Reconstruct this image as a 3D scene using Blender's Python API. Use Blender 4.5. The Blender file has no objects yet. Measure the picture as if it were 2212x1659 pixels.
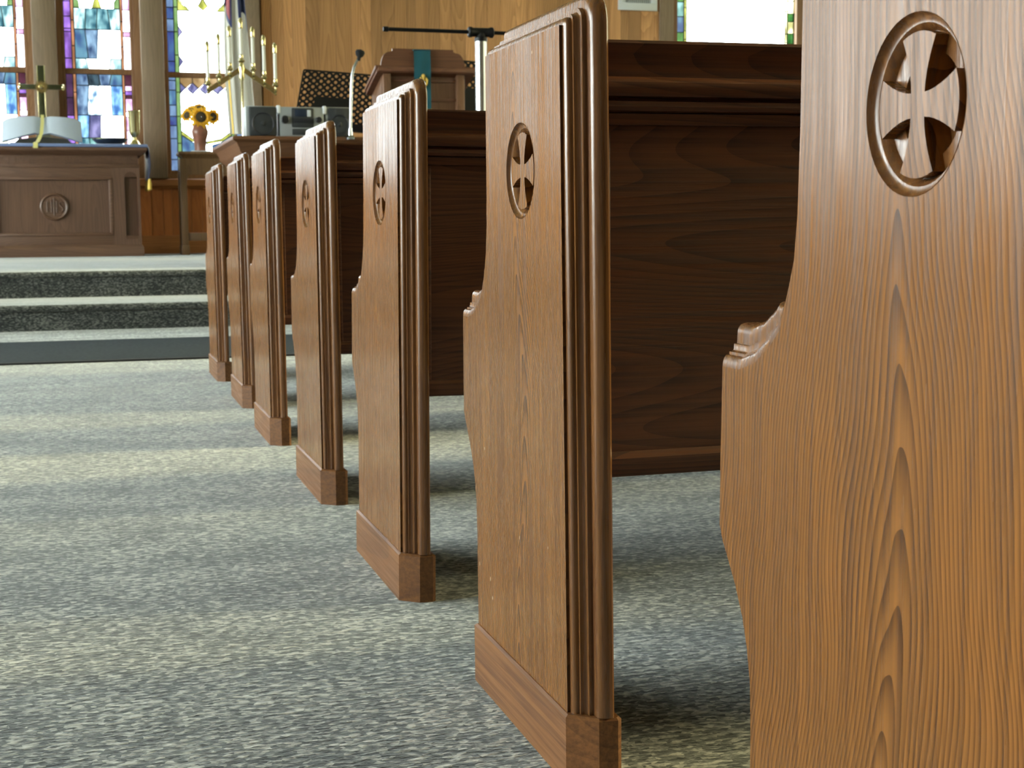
import bpy, bmesh, math, random
from mathutils import Vector, Matrix
from mathutils.geometry import tessellate_polygon
random.seed(7)
C = bpy.context.scene.collection
PI = math.pi
W, H = 2212, 1659

# ---------------------------------------------------------------- camera
FPX = 3089.9
CAM = Vector((-0.50638, 0.0, 0.64365))
RT = Vector((0.95845899, -0.28514147, -0.00712166))
UP = Vector((0.03849893, 0.10458793, 0.99377019))
FW = Vector((0.28262025, 0.95276215, -0.11122088))
cd = bpy.data.cameras.new('camera')
cam = bpy.data.objects.new('camera', cd)
C.objects.link(cam)
cam.matrix_world = Matrix((
    (RT.x, UP.x, -FW.x, CAM.x), (RT.y, UP.y, -FW.y, CAM.y), (RT.z, UP.z, -FW.z, CAM.z), (0, 0, 0, 1)))
cd.sensor_width = 36.0
cd.lens = 36.0 * FPX / W
cd.clip_start = 0.02
cd.dof.use_dof = True
cd.dof.focus_distance = 1.5
cd.dof.aperture_fstop = 24
bpy.context.scene.camera = cam

# ---------------------------------------------------------------- light and exposure
sc = bpy.context.scene
sc.view_settings.view_transform = 'Standard'
sc.view_settings.look = 'None'
sc.view_settings.gamma = 1.0
sc.view_settings.use_curve_mapping = False
sc.view_settings.exposure = 0.38
sc.cycles.max_bounces = 8
sc.cycles.diffuse_bounces = 4
sc.cycles.glossy_bounces = 4
sc.cycles.transparent_max_bounces = 12
sc.cycles.sample_clamp_indirect = 6
sc.cycles.caustics_reflective = False
sc.cycles.caustics_refractive = False

world = bpy.data.worlds.new('overcast_sky')
sc.world = world
world.use_nodes = True
bg = world.node_tree.nodes['Background']
bg.inputs[0].default_value = (0.90, 0.955, 1.0, 1)
bg.inputs[1].default_value = 34.0

sun_d = bpy.data.lights.new('sun', 'SUN')
sun_d.energy = 33.0
sun_d.angle = math.radians(9)
sun_d.color = (1.0, 0.97, 0.9)
sun = bpy.data.objects.new('sun', sun_d)
C.objects.link(sun)
SUN_EL = math.radians(20)
SUN_DIR = Vector((-math.cos(SUN_EL) * 0.9968, math.cos(SUN_EL) * 0.08, -math.sin(SUN_EL)))
sun.rotation_euler = SUN_DIR.to_track_quat('-Z', 'Y').to_euler()
sun.location = (9, -3, 8)


def portal(loc, size, direction):
    ld = bpy.data.lights.new('window_daylight', 'AREA')
    ld.shape = 'RECTANGLE'
    ld.size, ld.size_y = size
    ld.cycles.is_portal = True
    o = bpy.data.objects.new('window_daylight', ld)
    C.objects.link(o)
    o.location = loc
    o.rotation_euler = Vector(direction).to_track_quat('-Z', 'Y').to_euler()
    return o


# ---------------------------------------------------------------- helpers
def at(px, py, Y):
    """a point of the photograph (2212 x 1659) carried to the depth plane y = Y, in metres"""
    d = FW + RT * ((px - W / 2) / FPX) - UP * ((py - H / 2) / FPX)
    return CAM + d * ((Y - CAM.y) / d.y)


def tag(o, label=None, cat=None, group=None, kind=None):
    if label: o['label'] = label
    if cat: o['category'] = cat
    if group: o['group'] = group
    if kind: o['kind'] = kind
    return o


def empty(name, loc=(0, 0, 0), label=None, cat=None, group=None, rz=0.0):
    o = bpy.data.objects.new(name, None)
    C.objects.link(o)
    o.location = loc
    o.rotation_euler = (0, 0, rz)
    o.empty_display_size = 0.1
    return tag(o, label, cat, group)


class MB:
    """collects shapes; build() links them as one mesh object"""
    def __init__(self):
        self.v, self.f, self.mi = [], [], []

    def add(self, vs, fs, mi=0):
        n = len(self.v)
        self.v += [tuple(p) for p in vs]
        self.f += [tuple(i + n for i in q) for q in fs]
        self.mi += [mi] * len(fs)
        return self

    def box(self, x0, x1, y0, y1, z0, z1, b=0.0, mi=0):
        if b <= 0:
            vs = [(x, y, z) for z in (z0, z1) for x, y in ((x0, y0), (x1, y0), (x1, y1), (x0, y1))]
            return self.add(vs, [(3, 2, 1, 0), (4, 5, 6, 7), (0, 1, 5, 4), (1, 2, 6, 5), (2, 3, 7, 6), (3, 0, 4, 7)], mi)
        bm = bmesh.new()
        vs = [bm.verts.new((x, y, z)) for z in (z0, z1) for x, y in ((x0, y0), (x1, y0), (x1, y1), (x0, y1))]
        for q in [(3, 2, 1, 0), (4, 5, 6, 7), (0, 1, 5, 4), (1, 2, 6, 5), (2, 3, 7, 6), (3, 0, 4, 7)]:
            bm.faces.new([vs[i] for i in q])
        bmesh.ops.bevel(bm, geom=bm.edges[:], offset=b, segments=2, affect='EDGES', profile=0.5)
        self.bm(bm, mi)
        return self

    def bm(self, bm, mi=0):
        bm.verts.index_update()
        self.add([v.co for v in bm.verts], [[v.index for v in f.verts] for f in bm.faces], mi)
        bm.free()
        return self

    def prism(self, poly, axis, a, b, mi=0):
        """poly: 2D points (the two axes other than `axis`, in xyz order), extruded from a to b"""
        n = len(poly)
        def P(p, t):
            q = list(p)
            q.insert(axis, t)
            return q
        vs = [P(p, a) for p in poly] + [P(p, b) for p in poly]
        fs = [tuple(range(n))[::-1], tuple(range(n, 2 * n))]
        fs += [(i, (i + 1) % n, n + (i + 1) % n, n + i) for i in range(n)]
        return self.add(vs, fs, mi)

    def rings(self, x0, x1, y0, y1, prof, mi=0, cap=True):
        """stack of rectangles: prof = [(inset, z) ...] from bottom to top"""
        vs, fs = [], []
        for s, z in prof:
            vs += [(x0 + s, y0 + s, z), (x1 - s, y0 + s, z), (x1 - s, y1 - s, z), (x0 + s, y1 - s, z)]
        for k in range(len(prof) - 1):
            for i in range(4):
                fs.append((4 * k + i, 4 * k + (i + 1) % 4, 4 * k + 4 + (i + 1) % 4, 4 * k + 4 + i))
        if cap:
            fs += [(3, 2, 1, 0), tuple(4 * (len(prof) - 1) + i for i in range(4))]
        return self.add(vs, fs, mi)

    def lathe(self, prof, c=(0, 0, 0), n=20, axis='z', mi=0, cap0=True):
        vs, fs = [], []
        for r, h in prof:
            for i in range(n):
                a = 2 * PI * i / n
                u, v = r * math.cos(a), r * math.sin(a)
                p = (u, v, h) if axis == 'z' else ((h, u, v) if axis == 'x' else (u, h, v))
                vs.append((c[0] + p[0], c[1] + p[1], c[2] + p[2]))
        m = len(prof)
        for k in range(m - 1):
            for i in range(n):
                j = (i + 1) % n
                fs.append((k * n + i, k * n + j, (k + 1) * n + j, (k + 1) * n + i))
        if cap0 and prof[0][0] > 1e-6: fs.append(tuple(range(n))[::-1])
        if prof[-1][0] > 1e-6: fs.append(tuple((m - 1) * n + i for i in range(n)))
        return self.add(vs, fs, mi)

    def tube(self, pts, r, n=8, mi=0):
        pts = [Vector(p) for p in pts]
        rs = r if isinstance(r, (list, tuple)) else [r] * len(pts)
        vs, fs = [], []
        ref = None
        for k, p in enumerate(pts):
            t = (pts[min(k + 1, len(pts) - 1)] - pts[max(k - 1, 0)]).normalized()
            if ref is None:
                ref = t.orthogonal().normalized()
            ref = (ref - t * ref.dot(t)).normalized()
            bn = t.cross(ref)
            for i in range(n):
                a = 2 * PI * i / n
                vs.append(p + (ref * math.cos(a) + bn * math.sin(a)) * rs[k])
        for k in range(len(pts) - 1):
            for i in range(n):
                j = (i + 1) % n
                fs.append((k * n + i, k * n + j, (k + 1) * n + j, (k + 1) * n + i))
        fs += [tuple(range(n))[::-1], tuple((len(pts) - 1) * n + i for i in range(n))]
        return self.add(vs, fs, mi)

    def grid(self, rows, mi=0, closed=False):
        n = len(rows[0])
        vs = [p for r in rows for p in r]
        fs = []
        for k in range(len(rows) - 1):
            for i in range(n - 1 + (1 if closed else 0)):
                j = (i + 1) % n
                fs.append((k * n + i, k * n + j, (k + 1) * n + j, (k + 1) * n + i))
        return self.add(vs, fs, mi)

    def build(self, name, mat, parent=None, smooth=35, kind=None):
        me = bpy.data.meshes.new(name)
        me.from_pydata(self.v, [], self.f)
        mats = mat if isinstance(mat, (list, tuple)) else [mat]
        for m in mats: me.materials.append(m)
        if len(mats) > 1: me.polygons.foreach_set('material_index', self.mi)
        bm = bmesh.new()
        bm.from_mesh(me)
        bmesh.ops.recalc_face_normals(bm, faces=bm.faces[:])
        bm.to_mesh(me)
        bm.free()
        if smooth:
            me.polygons.foreach_set('use_smooth', [True] * len(me.polygons))
            me.set_sharp_from_angle(angle=math.radians(smooth))
        o = bpy.data.objects.new(name, me)
        C.objects.link(o)
        if parent: o.parent = parent
        if kind: o['kind'] = kind
        return o


def plate(outer, holes, axis, a, b):
    """flat board with holes: 2D loops, extruded along axis from a to b"""
    bm = bmesh.new()
    def P(p, t):
        q = list(p)
        q.insert(axis, t)
        return q
    loops = [outer] + holes
    tris = tessellate_polygon([[Vector((p[0], p[1], 0)) for p in lp] for lp in loops])
    flat_ = [p for lp in loops for p in lp]
    va = [bm.verts.new(P(p, a)) for p in flat_]
    vb = [bm.verts.new(P(p, b)) for p in flat_]
    for t in tris:
        bm.faces.new([va[i] for i in t])
        bm.faces.new([vb[i] for i in reversed(t)])
    n0 = 0
    for lp in loops:
        n = len(lp)
        for i in range(n):
            j = (i + 1) % n
            bm.faces.new((va[n0 + i], va[n0 + j], vb[n0 + j], vb[n0 + i]))
        n0 += n
    return bm


# ---------------------------------------------------------------- materials
def new_mat(name):
    m = bpy.data.materials.new(name)
    m.use_nodes = True
    nt = m.node_tree
    return m, nt, nt.nodes['Principled BSDF']


def flat(name, col, rough=0.5, metal=0.0, spec=0.5, bump=0.0, bscale=200, var=0.0, vscale=30):
    m, nt, p = new_mat(name)
    p.inputs['Base Color'].default_value = (*col, 1)
    p.inputs['Roughness'].default_value = rough
    p.inputs['Metallic'].default_value = metal
    p.inputs['Specular IOR Level'].default_value = spec
    tc = nt.nodes.new('ShaderNodeTexCoord')
    if var:
        n = nt.nodes.new('ShaderNodeTexNoise')
        n.inputs['Scale'].default_value = vscale
        n.inputs['Detail'].default_value = 3
        nt.links.new(tc.outputs['Object'], n.inputs['Vector'])
        mx = nt.nodes.new('ShaderNodeMix')
        mx.data_type = 'RGBA'
        mx.inputs[6].default_value = (*[c * (1 - var) for c in col], 1)
        mx.inputs[7].default_value = (*[min(1, c * (1 + var)) for c in col], 1)
        nt.links.new(n.outputs['Fac'], mx.inputs[0])
        nt.links.new(mx.outputs[2], p.inputs['Base Color'])
    if bump:
        n = nt.nodes.new('ShaderNodeTexNoise')
        n.inputs['Scale'].default_value = bscale
        nt.links.new(tc.outputs['Object'], n.inputs['Vector'])
        b = nt.nodes.new('ShaderNodeBump')
        b.inputs['Strength'].default_value = bump
        b.inputs['Distance'].default_value = 0.002
        nt.links.new(n.outputs['Fac'], b.inputs['Height'])
        nt.links.new(b.outputs[0], p.inputs['Normal'])
    return m


def wood(name, axis, light, dark, rough=0.38, rings=46.0, ringscale=2.6, fine=170.0, ringmix=0.5, bump=0.12,
         tone=0.0, scratches=False, stretch=0.10, spec=0.5, figure=None):
    """oak: contour lines of a stretched noise give the cathedral figure, a fine stretched noise the pores"""
    m, nt, p = new_mat(name)
    N, L = nt.nodes.new, nt.links.new
    tc = N('ShaderNodeTexCoord')
    oi = N('ShaderNodeObjectInfo')
    off = N('ShaderNodeVectorMath'); off.operation = 'MULTIPLY'
    cx = N('ShaderNodeCombineXYZ')
    for i in range(3): L(oi.outputs['Random'], cx.inputs[i])
    off.inputs[1].default_value = (17.0, 31.0, 53.0)
    L(cx.outputs[0], off.inputs[0])
    ad = N('ShaderNodeVectorMath'); ad.operation = 'ADD'
    L(tc.outputs['Object'], ad.inputs[0]); L(off.outputs[0], ad.inputs[1])
    def mapped(across, along):
        mp = N('ShaderNodeVectorMath'); mp.operation = 'MULTIPLY'
        s = [across] * 3
        s[axis] = along
        mp.inputs[1].default_value = s
        L(ad.outputs[0], mp.inputs[0])
        return mp.outputs[0]
    n1 = N('ShaderNodeTexNoise'); n1.inputs['Scale'].default_value = ringscale; n1.inputs['Detail'].default_value = 1.5
    n1.inputs['Roughness'].default_value = 0.35
    L(mapped(1.0, stretch), n1.inputs['Vector'])
    mu = N('ShaderNodeMath'); mu.operation = 'MULTIPLY'; mu.inputs[1].default_value = rings
    L(n1.outputs['Fac'], mu.inputs[0])
    ringsum = mu.outputs[0]
    if figure:
        # nested cathedral arches of plain-sawn oak: f = a * (z + s * sqrt((y - y0)^2 + c)) + wobble
        fa, fs_, y0, wob = figure
        def mth(op, a, b=None):
            n = N('ShaderNodeMath'); n.operation = op
            for i, v in enumerate((a, b)):
                if v is None: continue
                if isinstance(v, (int, float)): n.inputs[i].default_value = v
                else: L(v, n.inputs[i])
            return n.outputs[0]
        sp = N('ShaderNodeSeparateXYZ'); L(tc.outputs['Object'], sp.inputs[0])
        nw = N('ShaderNodeTexNoise'); nw.inputs['Scale'].default_value = 1.0; nw.inputs['Detail'].default_value = 3.5
        L(mapped(9.0, 1.6), nw.inputs['Vector'])
        nv = N('ShaderNodeTexNoise'); nv.inputs['Scale'].default_value = 1.0
        L(mapped(2.0, 2.2), nv.inputs['Vector'])
        yc = mth('MULTIPLY', mth('SUBTRACT', oi.outputs['Random'], 0.5), 0.10)
        yy = mth('ADD', mth('SUBTRACT', sp.outputs['Y'], y0), yc)
        yy = mth('ADD', yy, mth('MULTIPLY', mth('SUBTRACT', nv.outputs['Fac'], 0.5), 0.16))
        dd = mth('SQRT', mth('ADD', mth('MULTIPLY', yy, yy), 0.00022))
        f_ = mth('ADD', mth('MULTIPLY', mth('ADD', sp.outputs['Z'], mth('MULTIPLY', dd, fs_)), fa), mth('MULTIPLY', nw.outputs['Fac'], wob))
        ringsum = f_
    si = N('ShaderNodeMath'); si.operation = 'FRACT'
    L(ringsum, si.inputs[0])
    pw = N('ShaderNodeMath'); pw.operation = 'POWER'; pw.inputs[1].default_value = 1.6
    L(si.outputs[0], pw.inputs[0])
    n2 = N('ShaderNodeTexNoise'); n2.inputs['Scale'].default_value = 1.0; n2.inputs['Detail'].default_value = 3
    n2.inputs['Roughness'].default_value = 0.6
    L(mapped(fine, fine * 0.022), n2.inputs['Vector'])
    st = N('ShaderNodeMapRange'); st.inputs[1].default_value = 0.35; st.inputs[2].default_value = 0.64
    L(n2.outputs['Fac'], st.inputs[0])
    mixf = N('ShaderNodeMix'); mixf.data_type = 'FLOAT'
    mixf.inputs[0].default_value = ringmix
    L(st.outputs[0], mixf.inputs[2]); L(pw.outputs[0], mixf.inputs[3])
    col = N('ShaderNodeMix'); col.data_type = 'RGBA'
    col.inputs[6].default_value = (*light, 1); col.inputs[7].default_value = (*dark, 1)
    L(mixf.outputs[0], col.inputs[0])
    last = col.outputs[2]
    n3 = N('ShaderNodeTexNoise'); n3.inputs['Scale'].default_value = 3.0; n3.inputs['Detail'].default_value = 2
    L(mapped(1.0, 0.35), n3.inputs['Vector'])
    hs = N('ShaderNodeHueSaturation')
    vr = N('ShaderNodeMapRange'); vr.inputs[3].default_value = 0.78; vr.inputs[4].default_value = 1.22
    L(n3.outputs['Fac'], vr.inputs[0])
    if tone:
        tr = N('ShaderNodeMapRange'); tr.inputs[3].default_value = 1 - tone; tr.inputs[4].default_value = 1 + tone
        L(oi.outputs['Random'], tr.inputs[0])
        mm = N('ShaderNodeMath'); mm.operation = 'MULTIPLY'
        L(vr.outputs[0], mm.inputs[0]); L(tr.outputs[0], mm.inputs[1])
        L(mm.outputs[0], hs.inputs['Value'])
    else:
        L(vr.outputs[0], hs.inputs['Value'])
    L(last, hs.inputs['Color'])
    last = hs.outputs[0]
    if scratches:
        vo = N('ShaderNodeTexVoronoi'); vo.inputs['Scale'].default_value = 26
        wv = N('ShaderNodeVectorMath'); wv.operation = 'MULTIPLY'; wv.inputs[1].default_value = (1, 1.4, 0.6)
        L(ad.outputs[0], wv.inputs[0]); L(wv.outputs[0], vo.inputs['Vector'])
        lt = N('ShaderNodeMath'); lt.operation = 'LESS_THAN'; lt.inputs[1].default_value = 0.045
        L(vo.outputs['Distance'], lt.inputs[0])
        rgt = N('ShaderNodeSeparateColor'); L(vo.outputs['Color'], rgt.inputs[0])
        gt = N('ShaderNodeMath'); gt.operation = 'GREATER_THAN'; gt.inputs[1].default_value = 0.72
        L(rgt.outputs[0], gt.inputs[0])
        am = N('ShaderNodeMath'); am.operation = 'MULTIPLY'
        L(lt.outputs[0], am.inputs[0]); L(gt.outputs[0], am.inputs[1])
        ms = N('ShaderNodeMix'); ms.data_type = 'RGBA'
        ms.inputs[7].default_value = (0.62, 0.45, 0.30, 1)
        L(am.outputs[0], ms.inputs[0]); L(last, ms.inputs[6])
        last = ms.outputs[2]
    L(last, p.inputs['Base Color'])
    rr = N('ShaderNodeMapRange'); rr.inputs[3].default_value = rough - 0.06; rr.inputs[4].default_value = rough + 0.1
    L(st.outputs[0], rr.inputs[0]); L(rr.outputs[0], p.inputs['Roughness'])
    p.inputs['Specular IOR Level'].default_value = spec
    if bump:
        bp = N('ShaderNodeBump'); bp.inputs['Strength'].default_value = bump; bp.inputs['Distance'].default_value = 0.0012
        L(mixf.outputs[0], bp.inputs['Height']); L(bp.outputs[0], p.inputs['Normal'])
    return m


def carpet_mat(name, dark, mid, lite, rows=105.0, along=46.0, bump=1.0, sheen=0.25):
    m, nt, p = new_mat(name)
    N, L = nt.nodes.new, nt.links.new
    tc = N('ShaderNodeTexCoord')
    def ns(scale, detail, rough=0.6):
        mp = N('ShaderNodeVectorMath'); mp.operation = 'MULTIPLY'; mp.inputs[1].default_value = scale
        L(tc.outputs['Object'], mp.inputs[0])
        n = N('ShaderNodeTexNoise'); n.inputs['Scale'].default_value = 1.0; n.inputs['Detail'].default_value = detail
        n.inputs['Roughness'].default_value = rough
        L(mp.outputs[0], n.inputs['Vector'])
        return n.outputs['Fac']
    a = ns((along, rows, rows), 3, 0.62)
    vm = N('ShaderNodeVectorMath'); vm.operation = 'MULTIPLY'; vm.inputs[1].default_value = (95, 170, 170)
    L(tc.outputs['Object'], vm.inputs[0])
    vv = N('ShaderNodeTexVoronoi'); vv.inputs['Scale'].default_value = 1.0
    L(vm.outputs[0], vv.inputs['Vector'])
    vs_ = N('ShaderNodeSeparateColor'); L(vv.outputs['Color'], vs_.inputs[0])
    vr_ = N('ShaderNodeMapRange'); vr_.inputs[3].default_value = 0.30; vr_.inputs[4].default_value = 0.70
    L(vs_.outputs[0], vr_.inputs[0])
    b = vr_.outputs[0]
    c = ns((3.0, 7, 7), 2)
    def mix(x, y, f):
        k = N('ShaderNodeMix'); k.data_type = 'FLOAT'; k.inputs[0].default_value = f
        L(x, k.inputs[2]); L(y, k.inputs[3])
        return k.outputs[0]
    h = mix(a, b, 0.5)
    hc = mix(h, c, 0.16)
    ramp = N('ShaderNodeValToRGB')
    e = ramp.color_ramp.elements
    e[0].position, e[0].color = 0.40, (*dark, 1)
    e[1].position, e[1].color = 0.61, (*lite, 1)
    k = e.new(0.50); k.color = (*mid, 1)
    L(hc, ramp.inputs[0])
    L(ramp.outputs[0], p.inputs['Base Color'])
    p.inputs['Roughness'].default_value = 0.9
    p.inputs['Specular IOR Level'].default_value = 0.15
    p.inputs['Sheen Weight'].default_value = sheen
    p.inputs['Sheen Roughness'].default_value = 0.45
    p.inputs['Sheen Tint'].default_value = (0.95, 1.0, 0.97, 1)
    bp = N('ShaderNodeBump'); bp.inputs['Strength'].default_value = bump; bp.inputs['Distance'].default_value = 0.008
    L(h, bp.inputs['Height']); L(bp.outputs[0], p.inputs['Normal'])
    return m


GLASS = {}
DENS = 0.85
def glass(name, c1, c2=None, scale=7.0, dens=None):
    """opalescent leaded glass: coloured light comes through, the surface shines a little"""
    if name in GLASS: return GLASS[name]
    k_ = DENS if dens is None else dens
    if dens is None:
        soft = lambda c: c and tuple(x * .62 + max(c) * .30 for x in c)
        c1, c2 = soft(c1), soft(c2)
    c1 = tuple(c * k_ for c in c1)
    c2 = c2 and tuple(c * k_ for c in c2)
    m = bpy.data.materials.new('glass_' + name)
    m.use_nodes = True
    nt = m.node_tree
    nt.nodes.remove(nt.nodes['Principled BSDF'])
    N, L = nt.nodes.new, nt.links.new
    out = nt.nodes['Material Output']
    tr = N('ShaderNodeBsdfTransparent')
    if c2:
        tc = N('ShaderNodeTexCoord')
        n = N('ShaderNodeTexNoise'); n.inputs['Scale'].default_value = scale; n.inputs['Detail'].default_value = 2
        mp = N('ShaderNodeVectorMath'); mp.operation = 'MULTIPLY'; mp.inputs[1].default_value = (1.3, 1, 0.7)
        L(tc.outputs['Object'], mp.inputs[0]); L(mp.outputs[0], n.inputs['Vector'])
        r = N('ShaderNodeValToRGB')
        r.color_ramp.elements[0].position = 0.38; r.color_ramp.elements[0].color = (*c1, 1)
        r.color_ramp.elements[1].position = 0.62; r.color_ramp.elements[1].color = (*c2, 1)
        L(n.outputs['Fac'], r.inputs[0]); L(r.outputs[0], tr.inputs[0])
    else:
        tr.inputs[0].default_value = (*c1, 1)
    tr_col = tr.inputs[0]
    gl = N('ShaderNodeBsdfGlossy'); gl.inputs['Roughness'].default_value = 0.15
    mx = N('ShaderNodeMixShader'); mx.inputs[0].default_value = 0.05
    L(tr.outputs[0], mx.inputs[1]); L(gl.outputs[0], mx.inputs[2]); L(mx.outputs[0], out.inputs[0])
    GLASS[name] = m
    return m


PEW_L, PEW_D = (0.250, 0.101, 0.024), (0.034, 0.012, 0.0035)
M = {
    'pew_z': wood('pew_oak_upright', 2, PEW_L, PEW_D, rough=0.22, scratches=True, spec=0.27, figure=(19.0, 10.0, 0.20, 4.2), ringmix=0.64),
    'pew_zd': wood('pew_oak_moulding', 2, (0.19, 0.080, 0.024), (0.075, 0.028, 0.009), rough=0.24, ringmix=0.3),
    'pew_y': wood('pew_oak_plinth', 1, (0.20, 0.085, 0.028), (0.09, 0.035, 0.012), rough=0.4, ringmix=0.35, spec=0.3),
    'pew_x': wood('pew_oak_long_shaded', 0, (0.15, 0.053, 0.020), (0.034, 0.011, 0.005), rough=0.42, rings=90, stretch=0.10, ringscale=3.6, ringmix=0.5, bump=0.2),  # pew oak with the shade on the backs put into its colour
    'plank': wood('wall_oak_plank', 2, (0.62, 0.325, 0.135), (0.40, 0.19, 0.068), rough=0.5, rings=34, tone=0.27, ringmix=0.6, fine=90),
    'wainscot': wood('wainscot_oak', 2, (0.46, 0.155, 0.034), (0.33, 0.10, 0.02), rough=0.45, tone=0.12, fine=90),
    'wain_x': wood('wainscot_rail_oak', 0, (0.42, 0.17, 0.05), (0.27, 0.10, 0.025), rough=0.4, fine=90),
    'post': wood('grey_brown_post', 2, (0.27, 0.19, 0.12), (0.19, 0.13, 0.08), rough=0.55, ringmix=0.3, fine=90),
    'sash': wood('window_sash_wood', 2, (0.32, 0.17, 0.08), (0.2, 0.1, 0.045), rough=0.5, fine=90),
    'altar': wood('altar_walnut', 0, (0.135, 0.070, 0.040), (0.072, 0.036, 0.021), rough=0.42, fine=120),
    'altar_z': wood('altar_walnut_upright', 2, (0.135, 0.070, 0.040), (0.072, 0.036, 0.021), rough=0.42, fine=120),
    'stand': wood('side_table_oak', 2, (0.165, 0.088, 0.034), (0.095, 0.048, 0.018), rough=0.45, fine=120),
    'organ': wood('organ_oak', 0, (0.185, 0.085, 0.038), (0.10, 0.043, 0.02), rough=0.35, fine=120),
    'organ_z': wood('organ_oak_upright', 2, (0.185, 0.085, 0.038), (0.10, 0.043, 0.02), rough=0.35, fine=120),
    'pulpit': wood('pulpit_oak', 0, (0.18, 0.075, 0.036), (0.10, 0.04, 0.02), rough=0.42, fine=120),
    'pulpit_z': wood('pulpit_oak_upright', 2, (0.20, 0.10, 0.052), (0.12, 0.058, 0.028), rough=0.42, fine=120),
    'carpet': carpet_mat('loop_pile_carpet', (0.016, 0.020, 0.023), (0.115, 0.127, 0.124), (0.56, 0.565, 0.52)),
    'carpet_shaded': carpet_mat('carpet_shaded', (0.020, 0.023, 0.022), (0.052, 0.057, 0.053), (0.19, 0.195, 0.175), sheen=0.36),  # same carpet as the floor, riser shade put into darker tufts
    'mat': flat('slate_blue_mat', (0.060, 0.070, 0.082), 1.0, bump=0.9, bscale=160, var=0.3, vscale=60, spec=0.0),
    'mat_edge': flat('black_mat_edging', (0.012, 0.013, 0.015), 0.8),
    'plaster': flat('cream_plaster', (0.74, 0.68, 0.58), 0.9, bump=0.15, var=0.04),
    'ceiling': flat('white_ceiling', (0.82, 0.80, 0.76), 0.9, bump=0.1, var=0.03),
    'earth': flat('lawn', (0.12, 0.16, 0.06), 1.0, var=0.3, vscale=0.8),
    'lead': flat('lead_came', (0.05, 0.05, 0.05), 0.5, metal=0.4),
    'brass': flat('polished_brass', (0.80, 0.70, 0.38), 0.18, metal=1.0, var=0.06),
    'brass_dark': flat('antique_brass', (0.10, 0.11, 0.06), 0.3, metal=0.9, var=0.2),
    'gold': flat('gold_thread', (0.68, 0.46, 0.08), 0.6, bump=0.4, bscale=400),
    'candle': flat('candle_wax', (0.86, 0.85, 0.76), 0.35, var=0.03),
    'page': flat('bible_pages', (0.46, 0.53, 0.61), 0.7, var=0.04),  # white paper, blue skylight and shade put into the colour
    'cover': flat('black_leather', (0.03, 0.03, 0.025), 0.5, bump=0.2),
    'ribbon': flat('pale_gold_ribbon', (0.62, 0.58, 0.22), 0.4),
    'navy': flat('navy_cloth', (0.022, 0.026, 0.05), 0.55, bump=0.2, bscale=500),
    'runner_top': flat('navy_cloth_sheen', (0.16, 0.22, 0.40), 0.35, bump=0.1, bscale=500),  # navy cloth, its sheen painted in as a lighter blue
    'teal': flat('teal_cloth', (0.004, 0.085, 0.115), 0.7, bump=0.2, bscale=500, var=0.1),
    'flag_white': flat('white_flag_satin', (0.80, 0.79, 0.75), 0.5, bump=0.1),
    'flag_blue': flat('blue_flag_satin', (0.02, 0.035, 0.14), 0.45),
    'flag_red': flat('red_flag_satin', (0.30, 0.02, 0.035), 0.45),
    'vase': flat('terracotta_glaze', (0.22, 0.085, 0.05), 0.35, var=0.5, vscale=14),
    'petal': flat('sunflower_petal', (0.80, 0.46, 0.02), 0.6, var=0.2, vscale=60),
    'disc': flat('sunflower_disc', (0.045, 0.03, 0.012), 0.9, bump=0.6, bscale=500, var=0.4, vscale=200),
    'leaf': flat('flower_leaf', (0.05, 0.13, 0.025), 0.6),
    'white_paint': flat('white_enamel', (0.72, 0.76, 0.78), 0.45, var=0.03),
    'grey_slat': flat('grille_slat', (0.50, 0.54, 0.55), 0.5),
    'dark_void': flat('grille_void', (0.10, 0.11, 0.11), 0.9),
    'black_plastic': flat('black_plastic', (0.012, 0.013, 0.015), 0.4),
    'black_steel': flat('black_powder_coat', (0.005, 0.005, 0.006), 0.45, spec=0.3),
    'charcoal': flat('speaker_mesh', (0.020, 0.024, 0.025), 0.7, bump=0.5, bscale=700),
    'cone': flat('speaker_cone', (0.008, 0.010, 0.016), 0.55),
    'silver': flat('silver_plastic', (0.34, 0.37, 0.37), 0.35, metal=0.35, var=0.04),
    'display': flat('smoked_display', (0.02, 0.03, 0.05), 0.15),
    'chrome': flat('chrome', (0.52, 0.55, 0.58), 0.24, metal=1.0),
    'foam': flat('microphone_foam', (0.008, 0.008, 0.009), 0.95, bump=0.5, bscale=300),
    'plate': flat('blue_black_plate', (0.02, 0.03, 0.05), 0.3),
}
def translucent(mat, col, fac):
    nt = mat.node_tree
    t = nt.nodes.new('ShaderNodeBsdfTranslucent'); t.inputs[0].default_value = (*col, 1)
    x = nt.nodes.new('ShaderNodeMixShader'); x.inputs[0].default_value = fac
    nt.links.new(nt.nodes['Principled BSDF'].outputs[0], x.inputs[1])
    nt.links.new(t.outputs[0], x.inputs[2])
    nt.links.new(x.outputs[0], nt.nodes['Material Output'].inputs[0])
translucent(M['flag_white'], (0.85, 0.83, 0.76), 0.5)
translucent(M['petal'], (0.85, 0.5, 0.02), 0.4)
white_g = glass('white', (0.62, 0.67, 0.67), (0.80, 0.84, 0.82))

# ================================================================ THE ROOM
WY = 16.44            # face of the chancel wall
GY = 16.58            # glass plane in that wall
XL, XR, YB, ZC = -10.9, 9.3, -3.2, 5.6
PZ = 0.342            # platform height

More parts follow.
